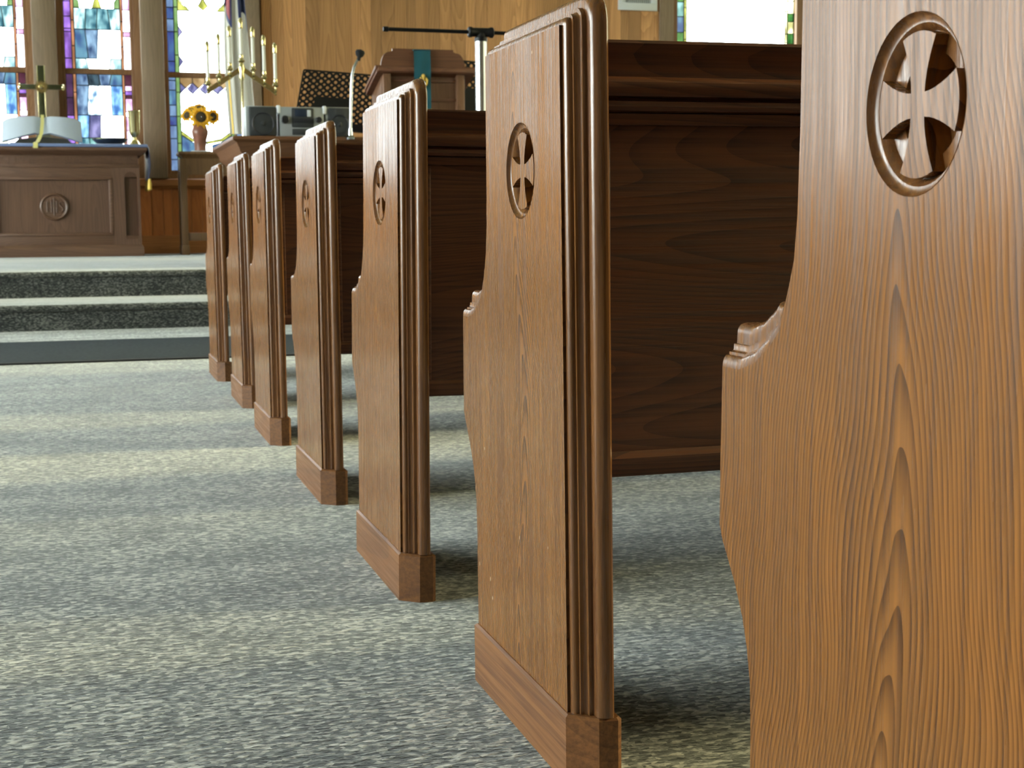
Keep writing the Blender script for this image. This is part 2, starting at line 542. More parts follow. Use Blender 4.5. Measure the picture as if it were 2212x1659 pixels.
o = MB().box(XL - .3, XR + .3, YB - .3, 10.3, -.25, 0).build('floor', M['carpet'], smooth=0, kind='structure')
tag(o, 'grey loop pile carpet of the aisle and nave floor')
o = MB().box(XL - .3, XR + .3, YB - .3, WY + .5, ZC, ZC + .2).build('ceiling', M['ceiling'], smooth=0, kind='structure')
tag(o, 'plain white plaster ceiling of the nave')
o = MB().box(-70, 70, -70, 90, -.6, -.5).build('ground', M['earth'], smooth=0, kind='structure')
tag(o, 'lawn outside the church windows')
o = MB().box(XL - .3, XR + .3, YB - .3, YB, -.2, ZC).build('wall_rear', M['post'], smooth=0, kind='structure')
tag(o, 'grey brown boarded wall behind the nave')


def nosed_step(name, y, z0, z1, yend, label):
    """carpeted step: riser, rounded nosing, tread"""
    r = 0.022
    prof = [(y + .02, z0), (y + .02, z1 - 2 * r)]
    for k in range(9):
        a = -PI / 2 - PI * k / 8
        prof.append((y + r + r * math.cos(a) - .006, z1 - r + r * math.sin(a)))
    prof += [(yend, z1), (yend, z0)]
    m = MB().prism(prof, 0, XL, XR)
    o = m.build(name, M['carpet_shaded'], smooth=30, kind='structure')
    return tag(o, label)

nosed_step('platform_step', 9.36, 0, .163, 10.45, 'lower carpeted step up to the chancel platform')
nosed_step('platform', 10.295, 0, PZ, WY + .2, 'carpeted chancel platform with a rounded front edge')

# the long runner mat across the front of the nave
fm = empty('floor_mat', (0, 7.1, 0), 'slate grey runner mat lying across the carpet before the steps', 'mat')
MB().box(-6, 5.5, .02, 1.27, 0.001, .012, .004).build('mat_field', M['mat'], fm)
e = MB().box(-6.02, 5.52, -.015, .02, 0.001, .010, .003).box(-6.02, 5.52, 1.27, 1.295, .001, .010, .003)
e.build('mat_binding', M['mat_edge'], fm)

# ---------------------------------------------------------------- chancel wall: windows and panelling
def P2(px, py, Y=GY):
    v = at(px, py, Y)
    return v.x, v.z

def inset_poly(poly, d):
    n = len(poly)
    area = sum(poly[i][0] * poly[(i + 1) % n][1] - poly[(i + 1) % n][0] * poly[i][1] for i in range(n))
    s = 1 if area > 0 else -1
    out = []
    for i in range(n):
        a, b, c = Vector(poly[i - 1]), Vector(poly[i]), Vector(poly[(i + 1) % n])
        e1, e2 = (b - a).normalized(), (c - b).normalized()
        n1, n2 = Vector((-e1.y, e1.x)) * s, Vector((-e2.y, e2.x)) * s
        k = n1 + n2
        den = max(0.35, 1 + n1.dot(n2))
        out.append(tuple(b + k * (d / den)))
    return out

class Window:
    """leaded window in a wall that faces -y: panes are parts, the lead lines one part"""
    def __init__(self, n, x0, x1, z0, z1, label, gy=GY):
        self.x0, self.x1, self.z0, self.z1, self.gy = x0, x1, z0, z1, gy
        self.root = empty('window_%d' % n, ((x0 + x1) / 2, gy, z0))
        tag(self.root, label, kind='structure')
        self.lead = MB()
    def pane(self, poly, mat):
        ox, oz = self.root.location.x, self.root.location.z
        poly = [(p[0] - ox, p[1] - oz) for p in poly]
        inn = inset_poly(poly, .0035)
        MB().prism(inn, 1, -.002, .002).build('pane', mat, self.root, smooth=0)
        n = len(poly)
        inn2 = inset_poly(poly, .005)
        vs, fs = [], []
        for y in (-.006, .006):
            vs += [(p[0], y, p[1]) for p in poly] + [(p[0], y, p[1]) for p in inn2]
        for i in range(n):
            j = (i + 1) % n
            fs += [(i, j, n + j, n + i), (2 * n + i, 3 * n + i, 3 * n + j, 2 * n + j), (n + i, n + j, 3 * n + j, 3 * n + i), (i, 2 * n + i, 2 * n + j, j)]
        self.lead.add(vs, fs)
    def rect(self, x0, x1, z0, z1, mat):
        self.pane([(x0, z0), (x1, z0), (x1, z1), (x0, z1)], mat)
    def finish(self, rail_z, frame=.035, depth=.05, rail=.06):
        self.lead.build('lead_came', M['lead'], self.root, smooth=0, kind='stuff')
        w, h = (self.x1 - self.x0) / 2, self.z1 - self.z0
        f = frame
        m = MB()
        m.box(-w - f, -w, -depth, .03, -f, h + f, .004).box(w, w + f, -depth, .03, -f, h + f, .004)
        m.box(-w, w, -depth, .03, h, h + f, .004)
        m.box(-w, w, -depth, .03, -f, 0, .004)
        m.build('sash_frame', M['sash'], self.root)
        for z in rail_z:
            MB().box(-w, w, -depth * .7, .02, z - self.z0 - rail / 2, z - self.z0 + rail / 2, .006).build('meeting_rail', M['sash'], self.root)
        portal((self.root.location.x, self.gy - .12, self.z0 + h / 2), (2 * w, h), (0, -1, 0))

G = dict(
    purple=glass('purple', (.085, .032, .13), (.15, .07, .24)),
    plum=glass('plum', (.045, .022, .05), (.08, .035, .085)),
    pink=glass('pink', (.20, .10, .17), (.34, .22, .30)),
    rose=glass('rose', (.065, .018, .035), (.09, .03, .05)),
    pinkwhite=glass('pale_pink', (.32, .22, .27), (.75, .7, .7)),
    amber=glass('amber', (.13, .062, .022), (.2, .10, .04)),
    aqua=glass('aqua', (.02, .08, .10), (.13, .21, .21), 9),
    aquawhite=glass('pale_aqua', (.05, .12, .13), (.26, .32, .31), 8),
    blue=glass('blue', (.006, .035, .11), (.045, .115, .14), 9),
    sky=glass('sky_blue', (.025, .06, .12), (.07, .14, .16), 8),
    cloud=glass('cloud_blue', (.03, .055, .10), (.11, .16, .20), 8),
    slate=glass('slate_blue', (.022, .035, .045), (.05, .08, .095), 9),
    lilac=glass('lilac', (.055, .055, .11), (.13, .12, .19), 8),
    cobalt=glass('cobalt', (.018, .028, .11), (.03, .07, .13), 9),
    greyblue=glass('grey_blue', (.058, .085, .135), (.08, .12, .165), 9),
    lime=glass('lime', (.06, .11, .032), (.12, .17, .07), 5),
    green=glass('green', (.012, .085, .012), (.05, .14, .03), 9),
    yellow=glass('yellow', (.13, .135, .015), (.22, .22, .05), 8),
    straw=glass('straw', (.20, .19, .08), (.5, .5, .32), 6),
    orange=glass('honey', (.13, .085, .03), (.19, .14, .07), 8),
    seafoam=glass('seafoam', (.05, .12, .105), (.12, .2, .19), 9),
    azure=glass('azure', (.012, .075, .17), (.16, .26, .30), 8),
    pale=glass('pale_blue', (.07, .12, .17), (.5, .56, .58), 8),
    white=white_g)

ZTOP = 4.75

def figure_window(n, pxL, label, dpx=143.0):
    """window 1 / window 2: purple and pink borders round a blue and white picture; pxL = left px of the glass at the top of the frame"""
    x0 = P2(pxL, 0)[0]
    x1 = P2(pxL + dpx + 6, 160)[0]
    z0 = P2(212, 352)[1]
    zr = P2(212, 155)[1]
    w = Window(n, x0, x1, z0, ZTOP, label)
    Z = lambda py: P2(212, py)[1]
    bw = .075; sw = .034
    xs = [x0, x0 + bw, x0 + bw + sw]
    xe = [x1 - bw - sw * .8, x1 - bw, x1]
    zb, zt = zr - .018, zr + .018
    # left border blocks
    zz = [zt, Z(127), Z(70), Z(63), Z(37), Z(4)]
    z = zz[-1]
    while z < ZTOP - .25:
        z += .32 + random.random() * .1
        zz.append(z)
    zz.append(ZTOP)
    for a, b in zip(zz, zz[1:]): w.rect(xs[0], xs[1], a, b, G['purple'])
    zz = [z0, Z(300), Z(250), Z(212), zb]
    for a, b in zip(zz, zz[1:]): w.rect(xs[0], xs[1], a, b, G['plum'] if b > Z(240) else G['purple'])
    # right border blocks
    zz = [zt, Z(78), Z(68), Z(20), Z(-20), Z(-30), Z(-90)]
    z = zz[-1]
    while z < ZTOP - .25:
        z += .32
        zz.append(z)
    zz.append(ZTOP)
    for k, (a, b) in enumerate(zip(zz, zz[1:])): w.rect(xe[1], xe[2], a, b, G['pinkwhite'] if k % 2 == 0 else G['pink'])
    zz = [z0, Z(318), Z(282), Z(252), Z(241), Z(212), Z(205), Z(196), Z(184), zb]
    mm = ['pink', 'pinkwhite', 'pink', 'pinkwhite', 'pink', 'rose', 'purple', 'pink', 'rose']
    for (a, b), k in zip(zip(zz, zz[1:]), mm): w.rect(xe[1], xe[2], a, b, G[k])
    for a, b in ((zt, Z(100)), (Z(100), Z(45)), (Z(45), Z(-40)), (Z(-40), ZTOP)):
        w.rect(xs[1], xs[2], a, b, G['amber']); w.rect(xe[0], xe[1], a, b, G['amber'])
    for a, b in ((z0, Z(300)), (Z(300), Z(200)), (Z(200), zb)):
        w.rect(xs[1], xs[2], a, b, G['amber']); w.rect(xe[0], xe[1], a, b, G['amber'])
    # picture field
    X = [xs[2] + (xe[0] - xs[2]) * k / 4 for k in range(5)]
    rows_up = [(zt, Z(127), ['aquawhite', 'white', 'white', 'aquawhite']),
               (Z(127), Z(64), ['sky', 'cloud', 'white', 'white']),
               (Z(64), Z(18), ['aquawhite', 'aqua', 'aqua', 'aquawhite'])]
    rows_dn = [(Z(185), zb, ['cloud', 'slate', 'cloud', 'sky']),
               (Z(249), Z(185), ['cloud', 'pale', 'white', 'azure']),
               (Z(298), Z(249), ['azure', 'lilac', 'white', 'white']),
               (z0, Z(298), ['aqua', 'seafoam', 'straw', 'white'])]
    for a, b, ms in rows_up + rows_dn:
        for k in range(4):
            d1 = .018 * math.sin(k * 2.1 + a * 5) if k > 0 else 0
            d2 = .018 * math.sin((k + 1) * 2.1 + a * 5) if k < 3 else 0
            w.pane([(X[k] + d1, a), (X[k + 1] + d2, a), (X[k + 1] + d2 * -.6, b), (X[k] + d1 * -.6, b)], G[ms[k]])
    # scalloped lime band over the picture, white roundels above
    za, xm, r = Z(18), (X[0] + X[4]) / 2, (X[4] - X[0]) / 4
    for c in (X[1], X[3]):
        arc = [(c + r * math.cos(t), za + .09 + r * .9 + r * .9 * math.sin(t)) for t in [2 * PI * i / 18 for i in range(18)]]
        w.pane(arc, G['white'])
    for c, s in ((X[0], 1), (X[4], -1)):
        w.pane([(c, za), (c + s * r * .55, za), (c + s * r * .5, za + .07), (c + s * r * .12, za + .09 + r * .5), (c, za + .09 + r * .6)], G['lime'])
    w.pane([(xm - r * .45, za), (xm + r * .45, za), (xm + r * .12, za + .09 + r * .4), (xm, za + .09 + r * .9), (xm - r * .12, za + .09 + r * .4)], G['yellow'])
    zt2 = za + .09 + 2 * r * .9
    for k in range(4):
        w.rect(X[k], X[k + 1], zt2, zt2 + .45, G[('aqua', 'white', 'white', 'aqua')[k]])
        w.rect(X[k], X[k + 1], zt2 + .45, ZTOP, G[('white', 'aqua', 'aqua', 'white')[k]])
    w.finish([zr])
    return w

w2 = figure_window(2, 135.0, 'leaded window with purple and pink borders behind the open bible and brass cross')
w1 = figure_window(1, 135.0 - 228.5, 'leaded window with a pink border, cut by the photo edge, beyond the bible')

# window 3: blue border, lime strip, white field with honey shields and lilac diamonds
x0, x1 = P2(358, 0)[0], P2(516, 0)[0]
z0, zr = P2(430, 369)[1], P2(430, 163)[1]
w3 = Window(3, x0, x1, z0, ZTOP, 'leaded window with a blue border and white field behind the sunflower vase')
Z = lambda py: P2(430, py)[1]
bw, sw = .078, .045
zb, zt = zr - .018, zr + .018
def border(w, xa, xb, zs, names):
    for k, (a, b) in enumerate(zip(zs, zs[1:])): w.rect(xa, xb, a, b, G[names[k % len(names)]])
up = [zt, Z(134), Z(70), Z(43), Z(18), Z(-12), Z(-60), Z(-110), Z(-170), ZTOP]
dn = [z0, Z(345), Z(300), Z(272), Z(252), Z(228), Z(196), Z(175), zb]
border(w3, x0, x0 + bw, up, ['cobalt', 'cobalt', 'greyblue', 'cobalt', 'greyblue'])
border(w3, x0, x0 + bw, dn, ['greyblue', 'greyblue', 'greyblue', 'cobalt', 'greyblue', 'sky'])
border(w3, x1 - bw, x1, up, ['cobalt', 'greyblue'])
border(w3, x1 - bw, x1, dn, ['greyblue', 'cobalt'])
up2 = [zt, Z(120), Z(70), Z(17), Z(-60), ZTOP]
dn2 = [z0, Z(310), Z(252), Z(200), zb]
for zs in (up2, dn2):
    border(w3, x0 + bw, x0 + bw + sw, zs, ['lime'])
    border(w3, x1 - bw - sw, x1 - bw, zs, ['lime'])
fx0, fx1 = x0 + bw + sw, x1 - bw - sw
nx = 4
fw_ = (fx1 - fx0) / nx
# upper sash: white field, small lilac darts at its edges, lime scallop above
zf = Z(24)
dart = .045
def dartz(w, zc, x, s):
    w.pane([(x, zc - .06), (x + s * dart, zc), (x, zc + .06)], G['lilac'])
for s, x in ((1, fx0), (-1, fx1)):
    dartz(w3, Z(70), x, s); dartz(w3, Z(134), x, s)
left_edge = [(fx0, zf), (fx0, Z(70) + .06), (fx0 + dart, Z(70)), (fx0, Z(70) - .06), (fx0, Z(134) + .06), (fx0 + dart, Z(134)), (fx0, Z(134) - .06), (fx0, zt)]
xm = (fx0 + fx1) / 2
w3.pane(left_edge + [(xm, zt), (xm, zf)], G['white'])
right_edge = [(fx0 + fx1 - p[0], p[1]) for p in left_edge]
w3.pane([(xm, zf), (xm, zt)] + right_edge[::-1], G['white'])
r = (fx1 - fx0) / 4
for c in (fx0 + r, fx1 - r):
    w3.pane([(c + r * .98 * math.cos(t), zf + .03 + r * .85 + r * .85 * math.sin(t)) for t in [2 * PI * i / 18 for i in range(18)]], G['white'])
w3.pane([(xm, zf), (xm + .06, zf + .05), (xm + .015, zf + .13), (xm, zf + .2), (xm - .015, zf + .13), (xm - .06, zf + .05)], G['yellow'])
for s, x in ((1, fx0), (-1, fx1)):
    w3.pane([(x, zf), (x + s * .14, zf), (x + s * .05, zf + .09), (x, zf + .2)], G['yellow'])
z2_ = zf + .03 + 1.7 * r
for k in range(nx): w3.rect(fx0 + fw_ * k, fx0 + fw_ * (k + 1), z2_, ZTOP, G['white'])
# lower sash: honey shields, lilac diamonds, tall white hexagons
zs1, zs2, zs3 = Z(179), Z(189), Z(203)
for k in range(nx):
    a, b = fx0 + fw_ * k, fx0 + fw_ * (k + 1)
    c = (a + b) / 2
    w3.pane([(a, zb), (b, zb), (b, zs1), (c, zs2 - .015), (a, zs1)], G['orange'])
    zl = Z(268)
    w3.pane([(c, zs2 - .02), (b, zs3), (b, zl), (a, zl), (a, zs3)], G['white'])
for k in range(nx + 1):
    c = fx0 + fw_ * k
    q = [(c, zs1), (c + fw_ / 2, zs2 - .017), (c, zs3), (c - fw_ / 2, zs2 - .017)]
    if k == 0: q = [q[0], q[1], q[2]]
    if k == nx: q = [q[0], q[2], q[3]]
    w3.pane(q, G['lilac'])
zl = Z(268)
w3.pane([(fx0, zl), (fx0, Z(283)), (fx0 + .12, Z(300)), (xm, Z(306)), (fx1 - .12, Z(300)), (fx1, Z(283)), (fx1, zl)], G['white'])
for s, x in ((1, fx0), (-1, fx1)):
    w3.pane([(x, Z(283)), (x + s * .12, Z(300)), (xm, Z(306)), (xm, Z(312)), (x + s * .11, Z(306)), (x, Z(292))], G['yellow'])
    w3.pane([(x, Z(292)), (x + s * .11, Z(306)), (xm - s * .06, Z(312)), (xm - s * .06, z0), (x, z0)], G['sky'])
w3.pane([(xm - .06, Z(312)), (xm + .06, Z(312)), (xm + .06, z0), (xm - .06, z0)], G['white'])
w3.finish([zr])

# window 4, right of the panelling
x0, x1 = P2(1460, 50)[0], P2(1717, 60)[0]
z0 = 1.33
w4 = Window(4, x0, x1, z0, ZTOP, 'leaded window with a green and yellow block border, right of the panelling')
Zr = lambda py: P2(1470, py)[1]
bw, sw = .105, .035
zs = [z0, 1.6, 1.9, 2.2, 2.5, 2.68, Zr(100), Zr(70), Zr(36), Zr(4), Zr(-30), Zr(-70), Zr(-110), ZTOP]
border(w4, x0, x0 + bw, zs, ['green', 'seafoam', 'aquawhite', 'sky', 'green', 'aqua', 'green', 'sky', 'seafoam', 'green'])
Zq = lambda py: P2(1706, py)[1]
zs = [z0, 1.6, 1.85, 2.1, 2.4, 2.6, Zq(95), Zq(73), Zq(47), Zq(30), Zq(3), Zq(-30), Zq(-70), ZTOP]
border(w4, x1 - bw, x1, zs, ['straw', 'green', 'straw', 'yellow', 'straw', 'yellow', 'green', 'straw', 'green', 'straw'])
zs = [z0, 1.7, 2.1, 2.5, Zr(85), Zr(66), Zr(16), Zr(-60), ZTOP]
border(w4, x0 + bw, x0 + bw + sw, zs, ['yellow'])
border(w4, x1 - bw - sw, x1 - bw, zs, ['straw'])
xa, xb = x0 + bw + sw, x1 - bw - sw
xi, xj = P2(1511, 50)[0], P2(1665, 50)[0]
zs = [z0, 2.28, Zr(-40), ZTOP]
for a, b in zip(zs, zs[1:]):
    w4.rect(xa, xi, a, b, G['white']); w4.rect(xi, (xi + xj) / 2, a, b, G['white'])
    w4.rect((xi + xj) / 2, xj, a, b, G['white']); w4.rect(xj, xb, a, b, G['white'])
w4.finish([2.28])

# windows of the chancel wall that lie left of the frame (mirror of the ones in view)
AX = -0.79
def plain_window(n, x0, x1, z0, label):
    w = Window(n, x0, x1, z0, ZTOP, label)
    for a, b in ((z0, 2.28), (2.28, 3.5), (3.5, ZTOP)):
        w.rect(x0, x0 + .1, a, b, G['cobalt']); w.rect(x1 - .1, x1, a, b, G['cobalt'])
        k = (x1 - x0 - .2) / 3
        for i in range(3): w.rect(x0 + .1 + k * i, x0 + .1 + k * (i + 1), a, b, G['white'])
    w.finish([2.28])
    return w
w5 = plain_window(5, 2 * AX - w3.x1, 2 * AX - w3.x0, w3.z0, 'white leaded window at the left end of the altar group')
w6 = plain_window(6, 2 * AX - w4.x1, 2 * AX - w4.x0, w4.z0, 'white leaded window left of the far panelling')

# wall carcass with openings
def wall_x(name, y0, y1, x0, x1, z0, z1, openings, mat, label):
    m = MB()
    ops = sorted(openings)
    x = x0
    for a, b, c, d in ops:
        m.box(x, a, y0, y1, z0, z1)
        m.box(a, b, y0, y1, z0, c)
        m.box(a, b, y0, y1, d, z1)
        x = b
    m.box(x, x1, y0, y1, z0, z1)
    return tag(m.build(name, mat, smooth=0, kind='structure'), label)
ops = [(w.x0 - .034, w.x1 + .034, w.z0 - .034, w.z1 + .034) for w in (w1, w2, w3, w4, w5, w6)]
wall = wall_x('wall_chancel', WY + .02, GY + .12, XL - .3, XR + .3, 0, ZC, ops, M['sash'],
              'chancel wall with oak plank panelling and a wainscot under the windows')

def planks(x0, x1, z0, z1, mat, wmin, wmax, y=WY):
    x = x0
    while x < x1 - .02:
        w = min(wmin + random.random() * (wmax - wmin), x1 - x)
        if x1 - x - w < wmin * .5: w = x1 - x
        d = random.uniform(.012, .017)
        MB().box(x + .0012, x + w - .0012, y + .02 - d - .004, y + .0195, z0, z1, .0025).build('plank', mat, wall, smooth=0)
        x += w
# tall panelling between the window groups, wainscot under the windows
px0, px1 = P2(566, 100, WY)[0], P2(1424, 60, WY)[0]
planks(px0, px1, PZ + .17, ZC, M['plank'], .095, .19)
planks(2 * AX - px1, 2 * AX - px0, PZ + .17, ZC, M['plank'], .15, .3)
planks(-3.2, px0, PZ + .17, P2(350, 402, WY)[1], M['wainscot'], .085, .13)
zc0, zc1 = P2(350, 403, WY)[1], P2(350, 386, WY)[1]
o = MB().rings(-3.2, px0 - .02, WY - .06, WY + .02, [(.03, zc0 - .02), (.012, zc0), (0, zc0 + .01), (0, zc1 - .012), (.012, zc1)]).build('trim_1', M['wain_x'], kind='structure')
tag(o, 'orange oak cap rail along the top of the wainscot')
o = MB().box(-10.8, 9.2, WY - .02, WY + .02, PZ, PZ + .2, .006).build('baseboard_chancel', M['wain_x'], kind='structure')
tag(o, 'oak baseboard at the foot of the chancel wall')
# posts between the windows
def post(n, pxa, pxb, label, d=.14, z0=None, mat='post'):
    a, b = P2(pxa, 60, WY - d)[0], P2(pxb, 60, WY - d)[0]
    m = MB().box(a, b, WY - d, WY + .03, z0 or zc1, ZC, .008)
    tag(m.build('trim_%d' % n, M[mat], kind='structure'), label)
    return a, b
pa = post(2, 68, 121, 'grey brown post between the two picture windows behind the brass cross')
post(3, 303, 352, 'grey brown post between the picture window and the sunflower window')
post(4, 522, 562, 'grey brown post at the edge of the plank panelling behind the flag')
pb = post(5, 1426, 1456, 'grey brown casing left of the green bordered window', d=.04)
post(6, 1721, 1733, 'brown casing right of the green bordered window', d=.04, mat='sash')
c3 = 2 * AX
for k, (a, b) in enumerate(((c3 - (P2(352, 60, WY - .14)[0]), c3 - P2(303, 60, WY - .14)[0]), (c3 - P2(562, 60, WY - .14)[0], c3 - P2(522, 60, WY - .14)[0]))):
    tag(MB().box(a, b, WY - .14, WY + .03, zc1, ZC, .008).build('trim_%d' % (7 + k), M['post'], kind='structure'),
        'grey brown post left of the altar group, outside the photo' if k else 'grey brown post left of the pink bordered window')

# side walls with tall windows
def side_wall(name, x, s, label, n0):
    """s = +1: right wall (room lies towards -x), s = -1: left wall"""
    ya, n_, st_, w_ = (-.4, 5, 3.05, 1.75) if s > 0 else (.2, 6, 2.7, 2.0)
    spans = [(ya + st_ * k, ya + st_ * k + w_) for k in range(n_)]
    m = MB()
    t = .3
    xa, xb = (x, x + t) if s > 0 else (x - t, x)
    y = YB - .3
    zA, zB = 1.0, 4.9
    for a, b in spans:
        m.box(xa, xb, y, a, 0, ZC)
        m.box(xa, xb, a, b, 0, zA); m.box(xa, xb, a, b, zB, ZC)
        y = b
    m.box(xa, xb, y, WY + .5, 0, ZC)
    tag(m.build(name, M['plaster'], smooth=0, kind='structure'), label)
    xc = x + s * .15
    for k, (a, b) in enumerate(spans):
        r = empty('window_%d' % (n0 + k), (xc, (a + b) / 2, zA))
        tag(r, 'tall pale leaded window in the %s, bay %d from the rear' % (label.split(' with')[0], k + 1), kind='structure')
        w, h = (b - a), zB - zA
        nn = 4
        for i in range(2):
            for j in range(nn):
                MB().box(-.003, .003, -w / 2 + w / 2 * i + .006, -w / 2 + w / 2 * (i + 1) - .006, h / nn * j + .006, h / nn * (j + 1) - .006).build(
                    'pane', G['clear'] if s < 0 else G['warm'], r, smooth=0)
        f = MB().box(-.03, .03, -w / 2, -w / 2 + .05, 0, h).box(-.03, .03, w / 2 - .05, w / 2, 0, h)
        f.box(-.03, .03, -w / 2, w / 2, 0, .05).box(-.03, .03, -w / 2, w / 2, h - .05, h).box(-.01, .01, -.01, .01, 0, h)
        for j in range(1, nn): f.box(-.01, .01, -w / 2, w / 2, h / nn * j - .01, h / nn * j + .01)
        f.build('sash_frame', M['sash'], r, smooth=0)
        portal((x - s * .02, (a + b) / 2, zA + h / 2), (w, h) if False else (h, w), (-s, 0, 0))
G['warm'] = glass('warm_honey', (.29, .275, .20), (.39, .375, .30), 3, 1.0)
G['clear'] = glass('pale_cream', (.80, .82, .80), (.92, .93, .90), 3, 1.0)
side_wall('wall_right', XR, 1, 'right nave wall with five tall windows', 11)
side_wall('wall_left', XL, -1, 'left nave wall with six tall windows', 21)

# ================================================================ PEWS
ZJ, ZT = .083, .861           # plinth top, top of the flat face
REAR0, REAR1 = .0095, .0225   # rear edge of the face at plinth and at the top
FX = .005                     # aisle face of the board
TH = .050                     # far face of the board
MED = (.1755, .7075, .058)    # carved medallion: y, z, radius

front = [(.327, ZT), (.3285, .70), (.331, .64), (.3355, .606), (.3465, .575), (.358, .5515), (.376, .5365), (.402, .522), (.43, .5145), (.461, .5145)]
lower = [(.4635, .44), (.464, .379), (.458, .367), (.446, .352), (.432, .334), (.418, .311), (.408, .285), (.402, .258), (.40, .22), (.3995, .12), (.3995, 0)]
outline = [(REAR0, 0), (REAR0, ZJ), (REAR1, ZT)] + front + lower

# moulding profile: (outward distance from the seam, x)
prof = [(0, FX), (0, FX + .0036)]
prof += [(.0085 * math.sin(t), FX + .0085 - .0049 * math.cos(t)) for t in [PI / 2 * k / 5 for k in range(6)]]
prof += [(.0085, FX + .0118), (.0122, FX + .0122)]
prof += [(.0122 + .0020 * (1 - math.cos(t)), FX + .0122 + .0075 * math.sin(t)) for t in [PI / 2 * k / 3 for k in range(1, 4)]]
prof += [(.0186, FX + .0202), (.0190, FX + .0215), (.0190, FX + .0255), (.0275, FX + .0262)]
prof += [(.0275 + .0085 * math.sin(t), FX + .0400 - .0138 * math.cos(t)) for t in [PI / 2 * k / 7 for k in range(1, 8)]]
prof += [(.0355, FX + .0425), (.033, FX + .0450), (.028, FX + .0462), (.0, FX + .0462)]

def sweep(path, normals, scales, closed_ends=True, prof=prof):
    m = MB()
    rows = []
    for (y, z), (ny, nz), s in zip(path, normals, scales):
        rows.append([(x, y + ny * u * s, z + nz * u * s) for u, x in prof])
    m.grid(rows)
    n = len(prof)
    if closed_ends:
        m.add(rows[0], [tuple(range(n))])
        m.add(rows[-1], [tuple(range(n))[::-1]])
    return m

path, nrm = [], []
for k in range(7):
    t = k / 6
    path.append((REAR0 + (REAR1 - REAR0) * t, ZJ + (ZT - ZJ) * t)); nrm.append((-1, .0167))
for k in range(1, 9):
    a = PI - PI / 2 * k / 8
    path.append((REAR1, ZT)); nrm.append((math.cos(a), math.sin(a)))
for k in range(1, 6):
    path.append((REAR1 + (.327 - REAR1) * k / 5, ZT)); nrm.append((0, 1))
edge_m = sweep(path, nrm, [1] * len(path))

# arm moulding follows the concave curve down to the tip of the arm
arm = front[3:]
ap = []
for i in range(len(arm) - 1):
    for k in range(4):
        t = k / 4
        ap.append((arm[i][0] + (arm[i + 1][0] - arm[i][0]) * t, arm[i][1] + (arm[i + 1][1] - arm[i][1]) * t))
ap.append(arm[-1])
an = []
for i in range(len(ap)):
    a, b = ap[max(0, i - 2)], ap[min(len(ap) - 1, i + 2)]
    t = Vector((b[0] - a[0], b[1] - a[1])).normalized()
    an.append((-t.y, t.x))
asc = [min(1, (i + .5) / (len(ap) * .42)) ** .8 for i in range(len(ap))]
arm_prof = [(0, FX)] + [(.0100 * math.sin(t), FX + .0095 - .0095 * math.cos(t)) for t in [PI / 2 * k / 6 for k in range(1, 7)]] + [(.0100, FX + .0118)] + prof[9:-4]
arm_prof = [(u, FX + (x - FX) * .52) for u, x in arm_prof] + [(.036, FX + .034), (.034, FX + .041), (.028, FX + .045), (0, FX + .045)]
arm_m = sweep(ap, an, asc, prof=arm_prof)

def circle(c, r, n=48, ph=0):
    return [(c[0] + r * math.cos(2 * PI * i / n + ph), c[1] + r * math.sin(2 * PI * i / n + ph)) for i in range(n)]

